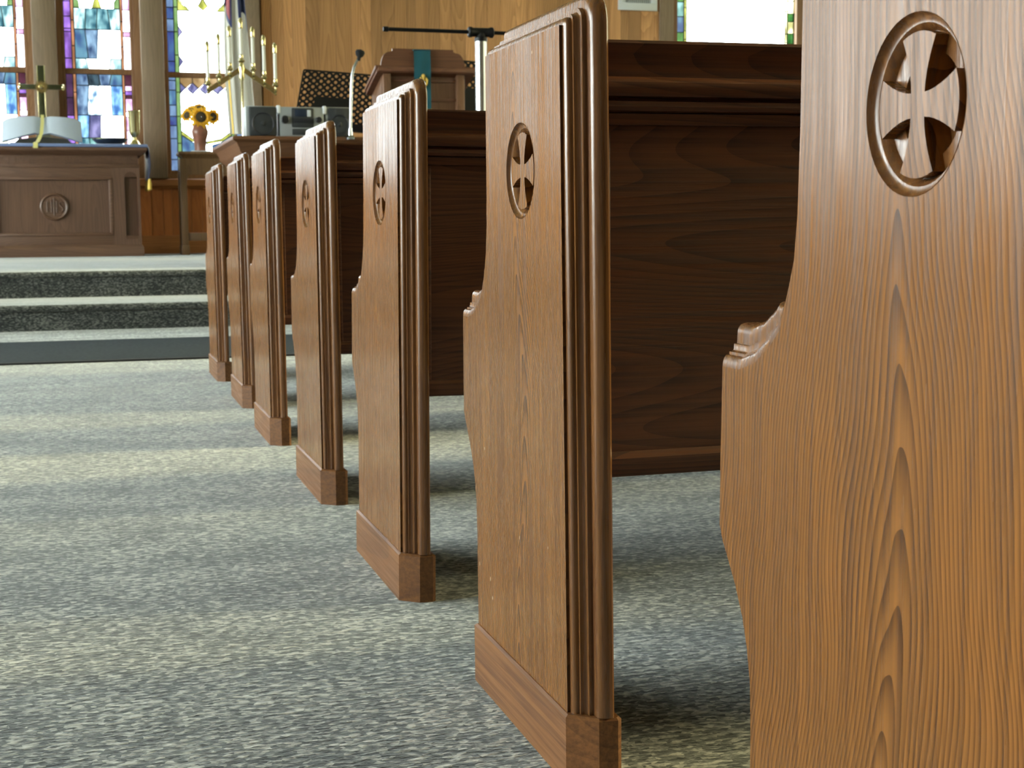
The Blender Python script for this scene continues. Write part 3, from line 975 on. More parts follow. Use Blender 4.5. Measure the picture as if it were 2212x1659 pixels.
def make_pew():
    root = empty('church_pew')
    hole = circle(MED[:2], MED[2])
    MB().bm(plate(outline, [hole], 0, FX, TH)).build('end_panel', M['pew_z'], root, smooth=30)
    edge_m.build('edge_moulding', M['pew_zd'], root, smooth=32)
    arm_m.build('arm_moulding', M['pew_zd'], root, smooth=32)
    # carved medallion: turned cove, ledge and sunk floor, with the flared cross standing in it
    my, mz, R = MED
    def ring(prof_):
        m = MB()
        return m.lathe([(r, x) for r, x in prof_], (0, my, mz), 48, 'x', cap0=False)
    rm = ring([(R, FX - .0004), (R - .0015, FX + .004), (R - .0035, FX + .0055), (R - .0065, FX + .0055), (R - .0085, FX + .0075), (R - .0105, FX + .0105), (R - .0115, FX + .0125),
               (.034, FX + .0135), (.0335, FX + .0145), (.0325, FX + .022), (.0001, FX + .022)])
    med = rm.build('medallion', M['pew_zd'], root, smooth=40)
    cr = []
    w0, w1, L1 = .0078, .0190, .0462
    for q in range(4):
        a = q * PI / 2
        ca, sa = math.cos(a), math.sin(a)
        pts = []
        for k in range(7):
            t = k / 6
            pts.append((w0 + (L1 - .004 - w0) * t, w0 + (w1 - w0) * t ** 1.7))
        arc = [(L1 * math.cos(b), L1 * math.sin(b)) for b in [math.asin(w1 / L1) * (1 - k / 3) for k in range(0, 7)]]
        half = [(x, y) for x, y in pts]
        arm_pts = [(x, -y) for x, y in half] + [(x, y) for x, y in arc[::-1]] + [(x, y) for x, y in half[::-1]]
        # counter-clockwise around the arm, last point is the inner corner shared with the next arm
        arm_pts = arm_pts[1:]
        cr += [(my + x * ca - y * sa, mz + x * sa + y * ca) for x, y in arm_pts]
    cm = MB()
    bm = plate(cr, [], 0, FX + .0028, FX + .023)
    cm.bm(bm)
    cm.build('flared_cross', M['pew_z'], med, smooth=0)
    # plinth
    y1 = .4035
    pl = [(0, .001), (.031, -.0255), (.0535, -.027), (.0595, -.021), (.0595, y1), (0, y1)]
    ins = [(.0035, .0035), (.0325, -.0222), (.0527, -.0236), (.0565, -.0195), (.0565, y1 - .0035), (.0035, y1 - .0035)]
    m = MB()
    n = 6
    vs = [(x, y, 0) for x, y in pl] + [(x, y, ZJ - .0028) for x, y in pl] + [(x, y, ZJ) for x, y in ins]
    fs = [tuple(range(n))[::-1], tuple(2 * n + i for i in range(n))]
    for k in range(2):
        for i in range(n): fs.append((k * n + i, k * n + (i + 1) % n, (k + 1) * n + (i + 1) % n, (k + 1) * n + i))
    m.add(vs, fs)
    m.build('plinth', M['pew_y'], root, smooth=0)
    # back: rear side seen from the camera
    xa, xb = .0515, 6.3
    yb = .012
    def bar(name, z0, z1, y0, y1, b=.003, mat='pew_x'):
        return MB().box(xa, xb, y0, y1, z0, z1, b).build(name, M[mat], root, smooth=25)
    # cap rail: flat band, round nose, small bead and fillet in one board
    pr = [(yb + .045, .752), (yb - .004, .752), (yb - .005, .7645), (yb - .001, .7655), (yb - .010, .7675), (yb - .013, .772), (yb - .012, .7775), (yb - .004, .7795), (yb - .003, .7815),
          (yb - .014, .783), (yb - .019, .790), (yb - .019, .798), (yb - .014, .8035), (yb - .001, .8055), (yb - .003, .83), (yb - .010, .841), (yb - .008, .8445), (yb + .045, .8445)]
    MB().prism(pr, 0, xa, xb).build('cap_rail', M['pew_x'], root, smooth=40)
    bar('back_panel', .372, .755, yb + .004, yb + .022, 0)
    MB().box(xa, xa + .010, yb + .001, yb + .022, .372, .752, .002).build('stile', M['pew_x'], root)
    pr = [(yb + .035, .355), (yb - .004, .355), (yb - .006, .360), (yb - .006, .376), (yb + .001, .383), (yb + .035, .383)]
    MB().prism(pr, 0, xa, xb).build('bottom_rail', M['pew_x'], root, smooth=40)
    # seat
    pr = [(.036, .40), (.43, .415), (.442, .425), (.442, .437), (.43, .445), (.036, .43)]
    MB().prism(pr, 0, xa, xb).build('seat', M['pew_x'], root, smooth=40)
    # far end board
    MB().prism(outline, 0, xb, xb + .063).build('end_panel', M['pew_z'], root, smooth=30)
    return root

def copy_tree(o, parent=None):
    c = o.copy()
    C.objects.link(c)
    if parent: c.parent = parent
    for ch in list(o.children): copy_tree(ch, c)
    return c

PEWS = [  # x, y, height factor, sideways lean, label
    (.0047, .6486, 1.0149, 0, 'nearest oak pew, its large carved cross end filling the right edge'),
    (.0022, 1.5050, 1.0, -.0041, 'second oak pew from the camera, whole end panel down to its plinth in view'),
    (-.0103, 2.3657, .9902, .0109, 'third oak pew from the camera, fifth back from the steps'),
    (-.0032, 3.2614, .9819, .0009, 'fourth oak pew from the camera, middle of the row of seven'),
    (-.0046, 4.2029, .9969, -.0007, 'third oak pew back from the steps, behind two others'),
    (.0090, 5.1040, 1.0017, -.0052, 'second oak pew back from the steps, thin sliver of end panel'),
    (.0022, 6.0319, 1.0032, -.0036, 'front oak pew, closest of the row to the runner mat and steps')]
proto = make_pew()
for i, (x, y, zs, ln, lab) in enumerate(PEWS):
    p_ = proto if i == 0 else copy_tree(proto)
    p_.location = (x, y, 0)
    p_.scale = (1, 1, zs)
    p_.rotation_euler = (0, ln, 0)
    tag(p_, lab, 'pew', 'oak pews along the right of the aisle')

# ================================================================ ALTAR TABLE
AY = 15.275
ax1 = at(310, 553, AY).x + .01
ax0 = 2 * AX - ax1
zz = lambda py: at(200, py, AY).z
xx = lambda px: at(px, 450, AY).x
alt = empty('altar_table', (AX, AY, PZ), 'dark walnut altar table with carved lettering and a round carved boss', 'altar')
ox, oy, oz = AX, AY, PZ
def abox(m, x0, x1, y0, y1, z0, z1, b=.004):
    return m.box(x0 - ox, x1 - ox, y0 - oy, y1 - oy, z0 - oz, z1 - oz, b)
bx1 = at(303, 420, AY).x
bx0 = 2 * AX - bx1
m = MB(); abox(m, bx0 + .03, bx1 - .03, AY + .04, AY + .62, PZ + .02, zz(322)); m.build('body', M['altar_z'], alt)
zb_ = zz(529)
m = MB().rings(ax0 - ox, ax1 - ox, -.015, .68, [(0, 0), (0, zb_ - oz - .03), (.012, zb_ - oz - .012), (.02, zb_ - oz)]); m.build('base', M['altar'], alt)
# top with stepped edge
zt0, zt1 = zz(333), zz(318.5)
tx1 = at(317, 322, AY - .03).x
tx0 = 2 * AX - tx1
m = MB().rings(tx0 - ox, tx1 - ox, -.06, .72, [(.06, zt0 - oz - .012), (.05, zt0 - oz), (.022, zt0 - oz + .018), (.008, zt0 - oz + .03), (0, zt0 - oz + .04), (0, zt1 - oz - .008), (.008, zt1 - oz)])
m.build('table_top', M['altar'], alt)
ZTAB = zt1
TOPC = .034
# lettering band
m = MB(); abox(m, bx0 + .01, bx1 - .01, AY + .015, AY + .05, zz(357), zt0 - .01); m.build('lettering_band', M['altar'], alt)
cu = bpy.data.curves.new('text', 'FONT')
cu.body = 'THIS DO IN REMEMBRANCE OF ME'
cu.size = .105
cu.extrude = .003
cu.align_x, cu.align_y = 'CENTER', 'CENTER'
to = bpy.data.objects.new('text', cu)
C.objects.link(to)
dg = bpy.context.evaluated_depsgraph_get()
me = bpy.data.meshes.new_from_object(to.evaluated_get(dg))
C.objects.unlink(to)
bpy.data.objects.remove(to)
me.materials.clear(); me.materials.append(M['altar_z'])
lo = bpy.data.objects.new('carved_lettering', me)
C.objects.link(lo)
lo.parent = alt
sx = (bx1 - bx0 - .12) / max(.01, max(v.co.x for v in me.vertices) - min(v.co.x for v in me.vertices))
lo.scale = (sx, 1, 1)
lo.rotation_euler = (PI / 2, 0, 0)
lo.location = (0, .0145, (zz(357) + zt0 - .01) / 2 - oz)
# frame around the sunk panel
pz0, pz1 = zz(509), zz(383)
pxr = xx(243)
pxl = 2 * AX - pxr
m = MB(); abox(m, pxl, pxr, AY + .028, AY + .05, pz0, pz1, 0); m.build('sunk_panel', M['altar_z'], alt)
m = MB(); abox(m, bx0 + .01, bx1 - .01, AY + .005, AY + .05, pz1, zz(360)); m.build('top_rail', M['altar'], alt)
m = MB(); abox(m, bx0 + .01, bx1 - .01, AY + .005, AY + .05, zb_ - .01, pz0); m.build('bottom_rail', M['altar'], alt)
m = MB(); abox(m, bx0, bx1, AY - .004, AY + .05, zz(362), zz(355), .004); m.build('cornice_bead', M['altar'], alt)
for s in (1, -1):
    # stile with an arched recess
    a, b = (pxr, bx1) if s > 0 else (bx0, pxl)
    ra, rb = (xx(271), xx(298)) if s > 0 else (2 * AX - xx(298), 2 * AX - xx(271))
    rz0, rz1 = zz(517), zz(371)
    rc, rr = (ra + rb) / 2, (rb - ra) / 2
    hole = [(ra - ox, rz0 - oz), (rb - ox, rz0 - oz)] + [(rc - ox + rr * math.cos(t), rz1 - rr - oz + rr * math.sin(t)) for t in [PI * k / 10 for k in range(11)]]
    outer = [(a - ox, zb_ - oz), (b - ox, zb_ - oz), (b - ox, zz(360) - oz), (a - ox, zz(360) - oz)]
    MB().bm(plate(outer, [hole], 1, .002, .048)).build('arched_stile', M['altar_z'], alt)
# picture-frame bead round the sunk panel
m = MB()
for (x0_, x1_, z0_, z1_) in ((pxl - .01, pxr + .01, pz1 - .03, pz1 + .005), (pxl - .01, pxr + .01, pz0 - .005, pz0 + .03), (pxl - .01, pxl + .03, pz0, pz1), (pxr - .03, pxr + .01, pz0, pz1)):
    abox(m, x0_, x1_, AY - .004, AY + .035, z0_, z1_, .01)
m.build('panel_bead', M['altar'], alt)
# carved boss with its monogram
bc = at(117, 447, AY)
br = .138
m = MB().lathe([(br, .026), (br, .006), (br - .012, -.004), (br - .025, .002), (br - .03, .006), (.0001, .004)], (bc.x - ox, 0, bc.z - oz), 32, 'y')
boss = m.build('carved_boss', M['altar'], alt)
g = MB()
def stroke(pts, r=.0085):
    g.tube([(bc.x - ox + x, .002, bc.z - oz + z) for x, z in pts], r, 6)
stroke([(-.068, -.05), (-.068, .052)])
stroke([(-.026, -.055), (-.026, .055)]); stroke([(.024, -.055), (.024, .055)]); stroke([(-.026, .004), (.024, .004)])
stroke([(-.001, -.085), (-.001, .088)]); stroke([(-.026, .062), (.024, .062)], .007)
stroke([(.088, .036), (.074, .05), (.056, .046), (.05, .03), (.06, .012), (.08, -.006), (.088, -.026), (.076, -.046), (.054, -.046), (.046, -.034)])
g.build('monogram', M['altar'], boss)

# cloth runner over the table ends
ry0, ry1 = AY - .062, AY + .60
rx1 = at(319, 320, AY - .05).x
rx0 = 2 * AX - rx1
zc = ZTAB + .006
zdrop = at(322, 388, AY + .12).z
run = empty('altar_runner', (AX, AY + .3, ZTAB), 'navy cloth runner laid over the altar table, hanging at both ends', 'cloth')
MB().box(rx0 - AX, rx1 - AX, ry0 - AY - .3, ry1 - AY - .3, .001, TOPC - .0005, .008).build('runner_top', M['runner_top'], run)
for s in (1, -1):
    m = MB()
    rows = []
    for k in range(9):
        t = k / 8
        z = .008 - (zc - zdrop) * t
        off = .004 + .012 * math.sin(PI * t)
        wy = (ry1 - ry0) / 2 * (1 - .04 * t)
        rows.append([(s * ((rx1 - rx0) / 2 + off + .008 * math.sin(j * 1.3 + t * 3)), -.03 + wy * (j / 6 - 1), z) for j in range(13)])
    back = [[(x - s * .006, y, z) for x, y, z in r_] for r_ in rows]
    m.grid(rows); m.grid(back)
    m.grid([rows[-1], back[-1]]); m.grid([[r_[0] for r_ in rows], [r_[0] for r_ in back]]); m.grid([[r_[-1] for r_ in rows], [r_[-1] for r_ in back]])
    hang = m.build('runner_end', M['navy'], run, smooth=60)
    for yy in (ry0 - AY - .30 + .02, .0, ry1 - AY - .30 - .04):
        x = s * ((rx1 - rx0) / 2 + .008)
        z = .008 - (zc - zdrop)
        t_ = MB().lathe([(.004, 0), (.014, -.012), (.011, -.022), (.020, -.05), (.022, -.115), (.002, -.118)], (x, yy, z + .004), 10)
        t_.build('gold_tassel', M['gold'], hang)

# open bible on its rest
BY = AY + .22
bl, brt = at(3, 280, BY).x, at(177, 280, BY).x
bcx = at(92, 280, BY).x
zlow, zhigh = ZTAB + TOPC, at(92, 252, BY).z
bib = empty('open_bible', (bcx, BY, ZTAB + TOPC), 'large open bible propped on its rest in the middle of the altar table', 'book')
def page_side(s, wd):
    """one half of the book: a page block that arches away from the spine and leans back"""
    top, bot = [], []
    n = 20
    lean = .13
    def lerp(tab, t):
        for (a, p), (b, q) in zip(tab, tab[1:]):
            if t <= b: return p + (q - p) * (t - a) / (b - a)
        return tab[-1][1]
    for k in range(n + 1):
        t = k / n
        x = s * wd * t
        zl = at(92, lerp([(0, 291), (.06, 289), (.2, 287.5), (.5, 294), (.8, 301.5), (1, 306)], t), BY).z - ZTAB - TOPC
        zh = at(92, lerp([(0, 255), (.06, 252), (.2, 249.5), (.6, 251), (.85, 254.5), (1, 261)], t), BY).z - ZTAB - TOPC
        yb_ = -.035 * math.sin(t * PI)
        bot.append((x, yb_, zl))
        top.append((x * .985, yb_ + lean, zh))
    thick = .05
    m = MB()
    f = [bot, top]
    b2 = [[(x, y + thick, z - .012) for x, y, z in r_] for r_ in f]
    m.grid(f); m.grid(b2)
    m.grid([f[0], b2[0]]); m.grid([f[1], b2[1]])
    m.grid([[f[0][-1], f[1][-1]], [b2[0][-1], b2[1][-1]]])
    m.grid([[f[0][0], f[1][0]], [b2[0][0], b2[1][0]]])
    return m.build('page_block', M['page'], bib, smooth=50)
page_side(-1, bcx - bl); page_side(1, brt - bcx)
m = MB()
zl = at(92, 305, BY).z - ZTAB - TOPC
m.add([(-.30, .0, 0), (.30, .0, 0), (.24, .02, zl + .02), (0, .012, zl + .045), (-.24, .02, zl + .02), (-.30, .15, 0), (.30, .15, 0), (.24, .16, zl + .03), (0, .16, zl + .055), (-.24, .16, zl + .03)],
      [(0, 1, 2, 3, 4), (9, 8, 7, 6, 5), (0, 5, 6, 1), (1, 6, 7, 2), (2, 7, 8, 3), (3, 8, 9, 4), (4, 9, 5, 0)])
m.box(-.32, .32, -.01, .17, 0, .022, .004)
m.build('book_rest', M['cover'], bib)
rb = MB()
pts = [(.0, .125, zhigh - ZTAB - .01), (.0, .06, (zhigh - ZTAB) * .72), (-.012, -.045, zl + .075), (-.03, -.06, zl + .03), (-.05, -.12, .022), (-.062, -.20, .010), (-.066, -.285, .004), (-.068, -.294, -.05)]
rows = []
for k, p_ in enumerate(pts):
    w_ = .016 + .007 * k / 7
    rows.append([(p_[0] - w_, p_[1], p_[2] + .004), (p_[0] + w_, p_[1], p_[2] + .004)])
rb.grid(rows)
rb.grid([[(x, y + .003, z - .002) for x, y, z in r_] for r_ in rows])
rb.build('ribbon_marker', M['ribbon'], bib, smooth=60)

# brass cross behind the bible
CY = AY + .53
cxp = at(90, 200, CY)
cz0 = ZTAB + TOPC
crs = empty('altar_cross', (cxp.x, CY, cz0), 'standing brass altar cross with a round rosette, behind the open bible', 'cross')
top = at(90, 142, CY).z - cz0
arm_z = at(95, 188, CY).z - cz0
half = (at(138, 188, CY).x - at(45, 188, CY).x) / 2
ww = .031
MB().box(-ww, ww, -.016, .016, .12, top, .004).build('upright', M['brass_dark'], crs)
MB().box(-half, half, -.0165, .0165, arm_z - ww * .8, arm_z + ww * .8, .004).build('cross_arm', M['brass_dark'], crs)
m = MB()
for s in (-1, 1):
    m.box(s * (ww + .004) - .005, s * (ww + .004) + .005, -.019, .019, .12, top + .004, .002)
m.build('brass_edging', M['brass'], crs)
for s in (-1, 1): MB().lathe([(.001, 0), (.03, .006), (.034, .018), (.02, .03), (.001, .034)], (s * half - .017, 0, arm_z), 12, 'x').build('arm_cap', M['brass'], crs)
m = MB()
nn = 24
for layer, (r1, r2, y0_) in enumerate(((.078, .045, -.022), (.055, .03, -.030))):
    star = [((r1 if i % 2 == 0 else r2) * math.cos(PI * i / nn * 2 / 2 + .1 * layer), arm_z + (r1 if i % 2 == 0 else r2) * math.sin(PI * i / nn)) for i in range(2 * nn)]
    m.prism(star, 1, y0_, .0)
m.lathe([(.028, -.03), (.022, -.038), (.0001, -.042)], (0, 0, arm_z), 16, 'y')
m.build('rosette', M['brass'], crs, smooth=20)
MB().rings(-.13, .13, -.09, .09, [(0, 0), (0, .03), (.02, .04), (.03, .07), (.05, .08), (.07, .13)]).build('stepped_foot', M['brass'], crs)

# brass vase at the right end of the table, dark plate beside it
VY = AY + .33
vp = at(291, 300, VY)
vs_ = empty('brass_candlestick', (vp.x, VY, ZTAB + TOPC), 'tall ribbed brass candle holder at the right end of the altar table', 'candlestick')
hh = at(291, 239, VY).z - ZTAB - TOPC
MB().lathe([(.062, 0), (.066, .012), (.05, .03), (.03, .06), (.026, .09), (.045, .12), (.055, .15), (.059, hh - .02), (.066, hh - .006), (.062, hh), (.05, hh - .004), (.048, hh - .05), (.0001, hh - .05)], n=14).build('holder', M['brass'], vs_, smooth=25)
MB().lathe([(.04, hh - .05), (.04, hh - .02), (.002, hh - .016)], n=16).build('candle_stub', M['candle'], vs_)
PYd = AY + .25
pp = at(238, 305, PYd)
pl_ = empty('offering_plate', (pp.x, PYd, ZTAB + TOPC), 'dark blue offering plate between the bible and the brass candle holder', 'plate')
MB().lathe([(.09, 0), (.10, .004), (.15, .03), (.175, .055), (.178, .06), (.168, .06), (.14, .035), (.09, .012), (.0001, .012)], n=28).build('dish', M['plate'], pl_)
MB().lathe([(.172, .0595), (.182, .062), (.182, .066), (.172, .066)], n=28).build('rim', M['brass_dark'], pl_)

# ================================================================ SIDE TABLE WITH SUNFLOWERS
SY = 15.55
sx0 = at(386, 330, SY).x
sx1 = sx0 + .62
sz = lambda py: at(420, py, SY).z
st = empty('side_table', ((sx0 + sx1) / 2, SY, PZ), 'brown wooden side table with an arched apron under the sunflower vase', 'table')
cx_ = (sx0 + sx1) / 2
hw = (sx1 - sx0) / 2
t1, t0 = sz(327) - PZ, sz(342) - PZ
MB().rings(-hw, hw, 0, .42, [(.045, t0), (.03, t0 + .02), (.012, t0 + .035), (0, t0 + .045), (0, t1 - .008), (.006, t1)]).build('table_top', M['stand'], st)
lx0, lx1 = at(391, 430, SY).x - cx_, at(406, 430, SY).x - cx_
ap0 = sz(373) - PZ
# apron with an arch between the legs
az = sz(392) - PZ
arch = [(lx1, t0), (lx1, az)]
arch += [(lx1 + .035 - .035 * math.cos(t) * 1.0, az + (ap0 - .02 - az) * math.sin(t)) for t in [PI / 2 * k / 6 for k in range(1, 7)]]
arch += [(-x, z) for x, z in arch[::-1]]
MB().prism(arch, 1, .045, .07).build('arched_apron', M['stand'], st, smooth=30)
MB().box(lx0, -lx0, .05, .37, ap0, t0 + .002, .003).build('drawer_case', M['stand'], st)
for sgn in (1, -1):
    for y0_ in (.04, .32):
        a, b = (lx0, lx1) if sgn > 0 else (-lx1, -lx0)
        m = MB().box(a, b, y0_, y0_ + .065, .0, t0, .006).box(a - .006, b + .006, y0_ - .006, y0_ + .071, 0, sz(530) - PZ, .006)
        m.build('leg', M['stand'], st)
MB().box(lx1 - .01, -lx1 + .01, .055, .085, sz(520) - PZ, sz(503) - PZ, .004).build('stretcher', M['stand'], st)
ST = PZ + t1

FY = SY + .2
vc = at(433, 326, FY)
va = empty('flower_vase', (vc.x, FY, ST), 'mottled terracotta vase full of sunflowers on the side table', 'vase')
vh = at(433, 268, FY).z - ST
s_ = vh / .3
MB().lathe([(.055, 0), (.062, .01), (.060, .05), (.066, .12), (.086, .19), (.090, .225), (.074, .262), (.068, .28), (.076, .298), (.072, .30), (.060, .28), (.058, .2), (.0001, .1)], n=22).build('vase_body', M['vase'], va).scale = (s_, s_, s_)
MB().box(-.1, .1, -.1, .1, 0.0005, .012, .003).build('doily', M['white_paint'], va)

def sunflower(px, py, r, yaw, pit, dy):
    hd = at(px, py, FY + dy)
    c = Vector((hd.x - vc.x, dy, hd.z - ST))
    n = Vector((math.sin(yaw) * math.cos(pit), -math.cos(yaw) * math.cos(pit), math.sin(pit)))
    u = n.orthogonal().normalized()
    v = n.cross(u)
    f = bpy.data.objects.new('sunflower', None)
    C.objects.link(f)
    f.location = (vc.x, FY, ST)
    tag(f, None, 'flower', 'sunflowers in the terracotta vase')
    m = MB()
    for ring_, (cnt, ln, lift) in enumerate(((13, 1.0, .12), (13, .82, .3))):
        for k in range(cnt):
            a = 2 * PI * (k + .5 * ring_) / cnt + random.uniform(-.1, .1)
            d = u * math.cos(a) + v * math.sin(a)
            t = n.cross(d)
            L_ = r * ln * random.uniform(.9, 1.08)
            p0 = c + d * r * .38
            p1 = c + d * (r * .38 + (L_ - r * .38) * .5) + n * r * lift * .4
            p2 = c + d * L_ + n * r * (lift * .5 - .12 * random.random())
            w_ = r * .17
            m.add([p0 - t * w_ * .6, p0 + t * w_ * .6, p1 + t * w_, p2, p1 - t * w_, p1 + n * r * .06], [(0, 1, 5), (1, 2, 5), (2, 3, 5), (3, 4, 5), (4, 0, 5)])
    m.build('petal_ring', M['petal'], f, smooth=0)
    q = MB()
    rows = [[c + (u * math.cos(a) + v * math.sin(a)) * r * k_ + n * r * h_ for a in [2 * PI * i / 16 for i in range(16)]] for k_, h_ in ((.46, -.04), (.46, .06), (.34, .13), (.12, .15), (.01, .14))]
    q.grid(rows, closed=True)
    q.build('seed_disc', M['disc'], f)
    s2 = MB()
    s2.tube([c - n * r * .1, c - n * r * .25 + Vector((0, 0, -r * .5)), Vector((c.x * .3, c.y * .3, vh * .8)), Vector((c.x * .1, 0, vh * .55))], .006, 6)
    s2.build('stem', M['leaf'], f)
    return f
FL = [(434, 253, .125, .05, .1, -.06, 'largest sunflower, facing out at the front middle of the vase'),
      (460, 252, .095, .5, .0, -.02, 'sunflower with dark eye at the right of the bunch'),
      (404, 249, .085, -.7, .2, .0, 'small sunflower at the far left of the bunch'),
      (413, 240, .08, -.4, .5, .05, 'sunflower turned up at the upper left of the bunch'),
      (432, 234, .085, .1, .8, .06, 'topmost sunflower, turned up at the top of the bunch')]
for a in FL:
    f_ = sunflower(*a[:6])
    f_['label'] = a[6]
    for ch in f_.children: pass

# ================================================================ CANDELABRUM
KY = 14.2
kc = at(522, 150, KY)
kb = at(533, 300, KY)
kx = kc.x
can = empty('candelabrum', (kx, KY, PZ), 'brass seven branch candelabrum with a chevron arm in front of the flag', 'candelabrum')
apz = at(522, 148, KY).z - PZ
tips = [(595, 202), (448, 205)]
rx_, rz_ = at(597, 196, KY).x - kx, at(597, 200, KY).z - PZ
m = MB()
for s in (1, -1):
    p0, p1 = Vector((0, 0, apz)), Vector((s * rx_, 0, rz_))
    hw_ = .028
    m.add([(p0.x, -.006, p0.z + hw_), (p1.x, -.006, p1.z + hw_), (p1.x, -.006, p1.z - hw_), (p0.x, -.006, p0.z - hw_),
           (p0.x, .006, p0.z + hw_), (p1.x, .006, p1.z + hw_), (p1.x, .006, p1.z - hw_), (p0.x, .006, p0.z - hw_)],
          [(0, 1, 2, 3), (7, 6, 5, 4), (0, 4, 5, 1), (1, 5, 6, 2), (2, 6, 7, 3), (3, 7, 4, 0)])
m.build('chevron_arm', M['brass'], can)
MB().lathe([(.16, 0), (.17, .02), (.12, .04), (.05, .07), (.03, .10), (.018, .16), (.013, apz * .5), (.026, apz * .5 + .03), (.013, apz * .5 + .06), (.013, apz - .12), (.03, apz - .08), (.02, apz - .04), (.032, apz), (.018, apz + .05), (.0001, apz + .06)], n=18).build('stem', M['brass'], can, smooth=40)
ktop = [38, 57, 75, 92]
kbot = [125, 144, 161, 178]
kpx = [(520, 522.5), (542, 547), (566, 571), (589, 595)]
order = {0: 'tall middle candle at the apex of the candelabrum'}
for s in (0, 1, 2, 3, -1, -2, -3):
    i = abs(s)
    top_, bot_ = at(kpx[i][0], ktop[i], KY), at(kpx[i][1], kbot[i], KY)
    x = 0 if s == 0 else (1 if s > 0 else -1) * (bot_.x - kx)
    zb1, zt1_ = bot_.z - PZ - .02, top_.z - PZ
    za = apz + (rz_ - apz) * abs(x) / rx_
    m = MB().lathe([(.006, za - .03), (.016, za - .022), (.008, za - .008), (.018, za + .012), (.009, za + .03), (.013, za + .05), (.010, zb1 - .03), (.03, zb1 - .016), (.032, zb1 - .01), (.018, zb1 + .012), (.022, zb1 + .03), (.019, zb1 + .05), (.001, zb1 + .05)], (x, 0, 0), 12)
    m.build('candle_cup', M['brass'], can, smooth=40)
    side = 'middle of' if s == 0 else ('%s place %s the middle on' % (('first', 'second', 'third')[i - 1], 'right of' if s > 0 else 'left of'))
    cdl = empty('candle', (kx + x, KY, PZ), 'white candle with a brass top, %s the candelabrum' % side, 'candle', 'candles on the brass candelabrum')
    MB().lathe([(.0165, zb1 + .0505), (.0165, zt1_ - .10), (.0001, zt1_ - .10)], n=14).build('wax', M['candle'], cdl)
    MB().lathe([(.0185, zt1_ - .105), (.021, zt1_ - .095), (.021, zt1_ - .03), (.014, zt1_ - .008), (.003, zt1_), (.0001, zt1_)], n=14).build('follower', M['brass'], cdl)

# ================================================================ FLAG
GYf = 15.1
def flag_pts(Y, u, v):
    """u across the hanging cloth (0..1), v down (0..1)"""
    l = at(486 + 10 * v - 6 * math.sin(v * PI), -60 + 350 * v, Y)
    r_ = at(522 + 34 * max(v, 0) ** .8, -60 + 350 * v, Y)
    x = l.x + (r_.x - l.x) * u
    z = l.z + (r_.z - l.z) * u
    amp = .024 + .014 * v
    return Vector((x + .014 * math.sin(u * 30), Y + amp * math.sin(u * 5.2 * PI + .6) + .02 * math.sin(v * 4), z))
fl = empty('flag', (at(500, 200, GYf).x, GYf, PZ), 'white flag with a blue and red canton hanging in folds on its pole', 'flag')
fo = Vector(fl.location)
def cloth(u0, u1, v0f, v1f, mat, name, off=0.0, nu=60, nv=24):
    m = MB()
    rows = []
    for j in range(nv + 1):
        row = []
        for i in range(nu + 1):
            u = u0 + (u1 - u0) * i / nu
            v0_, v1_ = v0f(u), v1f(u)
            p_ = flag_pts(GYf, u, v0_ + (v1_ - v0_) * j / nv) - fo
            row.append((p_.x, p_.y - off, p_.z))
        rows.append(row)
    m.grid(rows)
    m.grid([[(x, y + .004, z) for x, y, z in r_] for r_ in rows])
    return m.build(name, mat, fl, smooth=80)
cl = cloth(0, 1, lambda u: .0, lambda u: 1.0, M['flag_white'], 'flag_cloth')
vlow = lambda u: .285 + .07 * math.cos(u * 5.2 * PI + 2.2) - .04 * abs(u - .55)
cloth(0, .33, lambda u: -.05, vlow, M['flag_blue'], 'canton', .006, 24, 8)
cloth(.62, 1.0, lambda u: -.05, lambda u: vlow(u) + .04, M['flag_blue'], 'canton', .006, 24, 8)
cloth(.05, .22, lambda u: -.04, lambda u: vlow(u) - .035, M['flag_red'], 'canton_cross', .010, 16, 6)
cloth(.80, .90, lambda u: -.04, lambda u: vlow(u) - .10, M['flag_red'], 'canton_cross', .010, 12, 6)
cloth(.145, .185, lambda u: .62, lambda u: 1.0, M['gold'], 'fringe', .008, 4, 10)
px_ = at(503, 0, GYf).x - fo.x
pzt = at(503, -120, GYf).z - PZ
MB().tube([(px_, .09, 0.0), (px_, .09, pzt)], .014, 10).build('pole', M['altar_z'], fl)
MB().lathe([(.16, 0), (.16, .02), (.05, .05), (.02, .1)], (px_, .09, 0)).build('pole_stand', M['brass'], fl)

# ================================================================ ORGAN CONSOLE
OY = 10.62
q0 = at(503, 293, OY)
OX0, OZ = q0.x, q0.z
OX1, OD = OX0 + 1.75, 1.75
org = empty('organ_console', ((OX0 + OX1) / 2, OY, PZ), 'brown oak organ console with a heavy crown moulding, behind the front pews', 'organ')
hw = (OX1 - OX0) / 2
h = OZ - PZ
oz_ = lambda py: at(700, py + 6, OY).z - PZ
MB().rings(-hw, hw, 0, OD, [(.11, h - .17), (.10, h - .15), (.075, h - .13), (.055, h - .105), (.05, h - .082), (.045, h - .075), (.03, h - .045), (.006, h - .03), (0, h - .024), (0, h - .006), (.006, h)]).build('crown', M['organ'], org, smooth=30)
MB().box(-hw + .11, hw - .11, .11, OD - .11, .08, h - .16, .004).build('case', M['organ_z'], org)
MB().rings(-hw + .08, hw - .08, .08, OD - .08, [(0, 0), (0, .09), (.02, .11)]).build('plinth', M['organ'], org)
for a, b in ((-hw + .13, -.32), (-.28, .28), (.32, hw - .13)):
    MB().box(a, b, .095, .112, .14, h - .22, .006).build('panel', M['organ_z'], org)

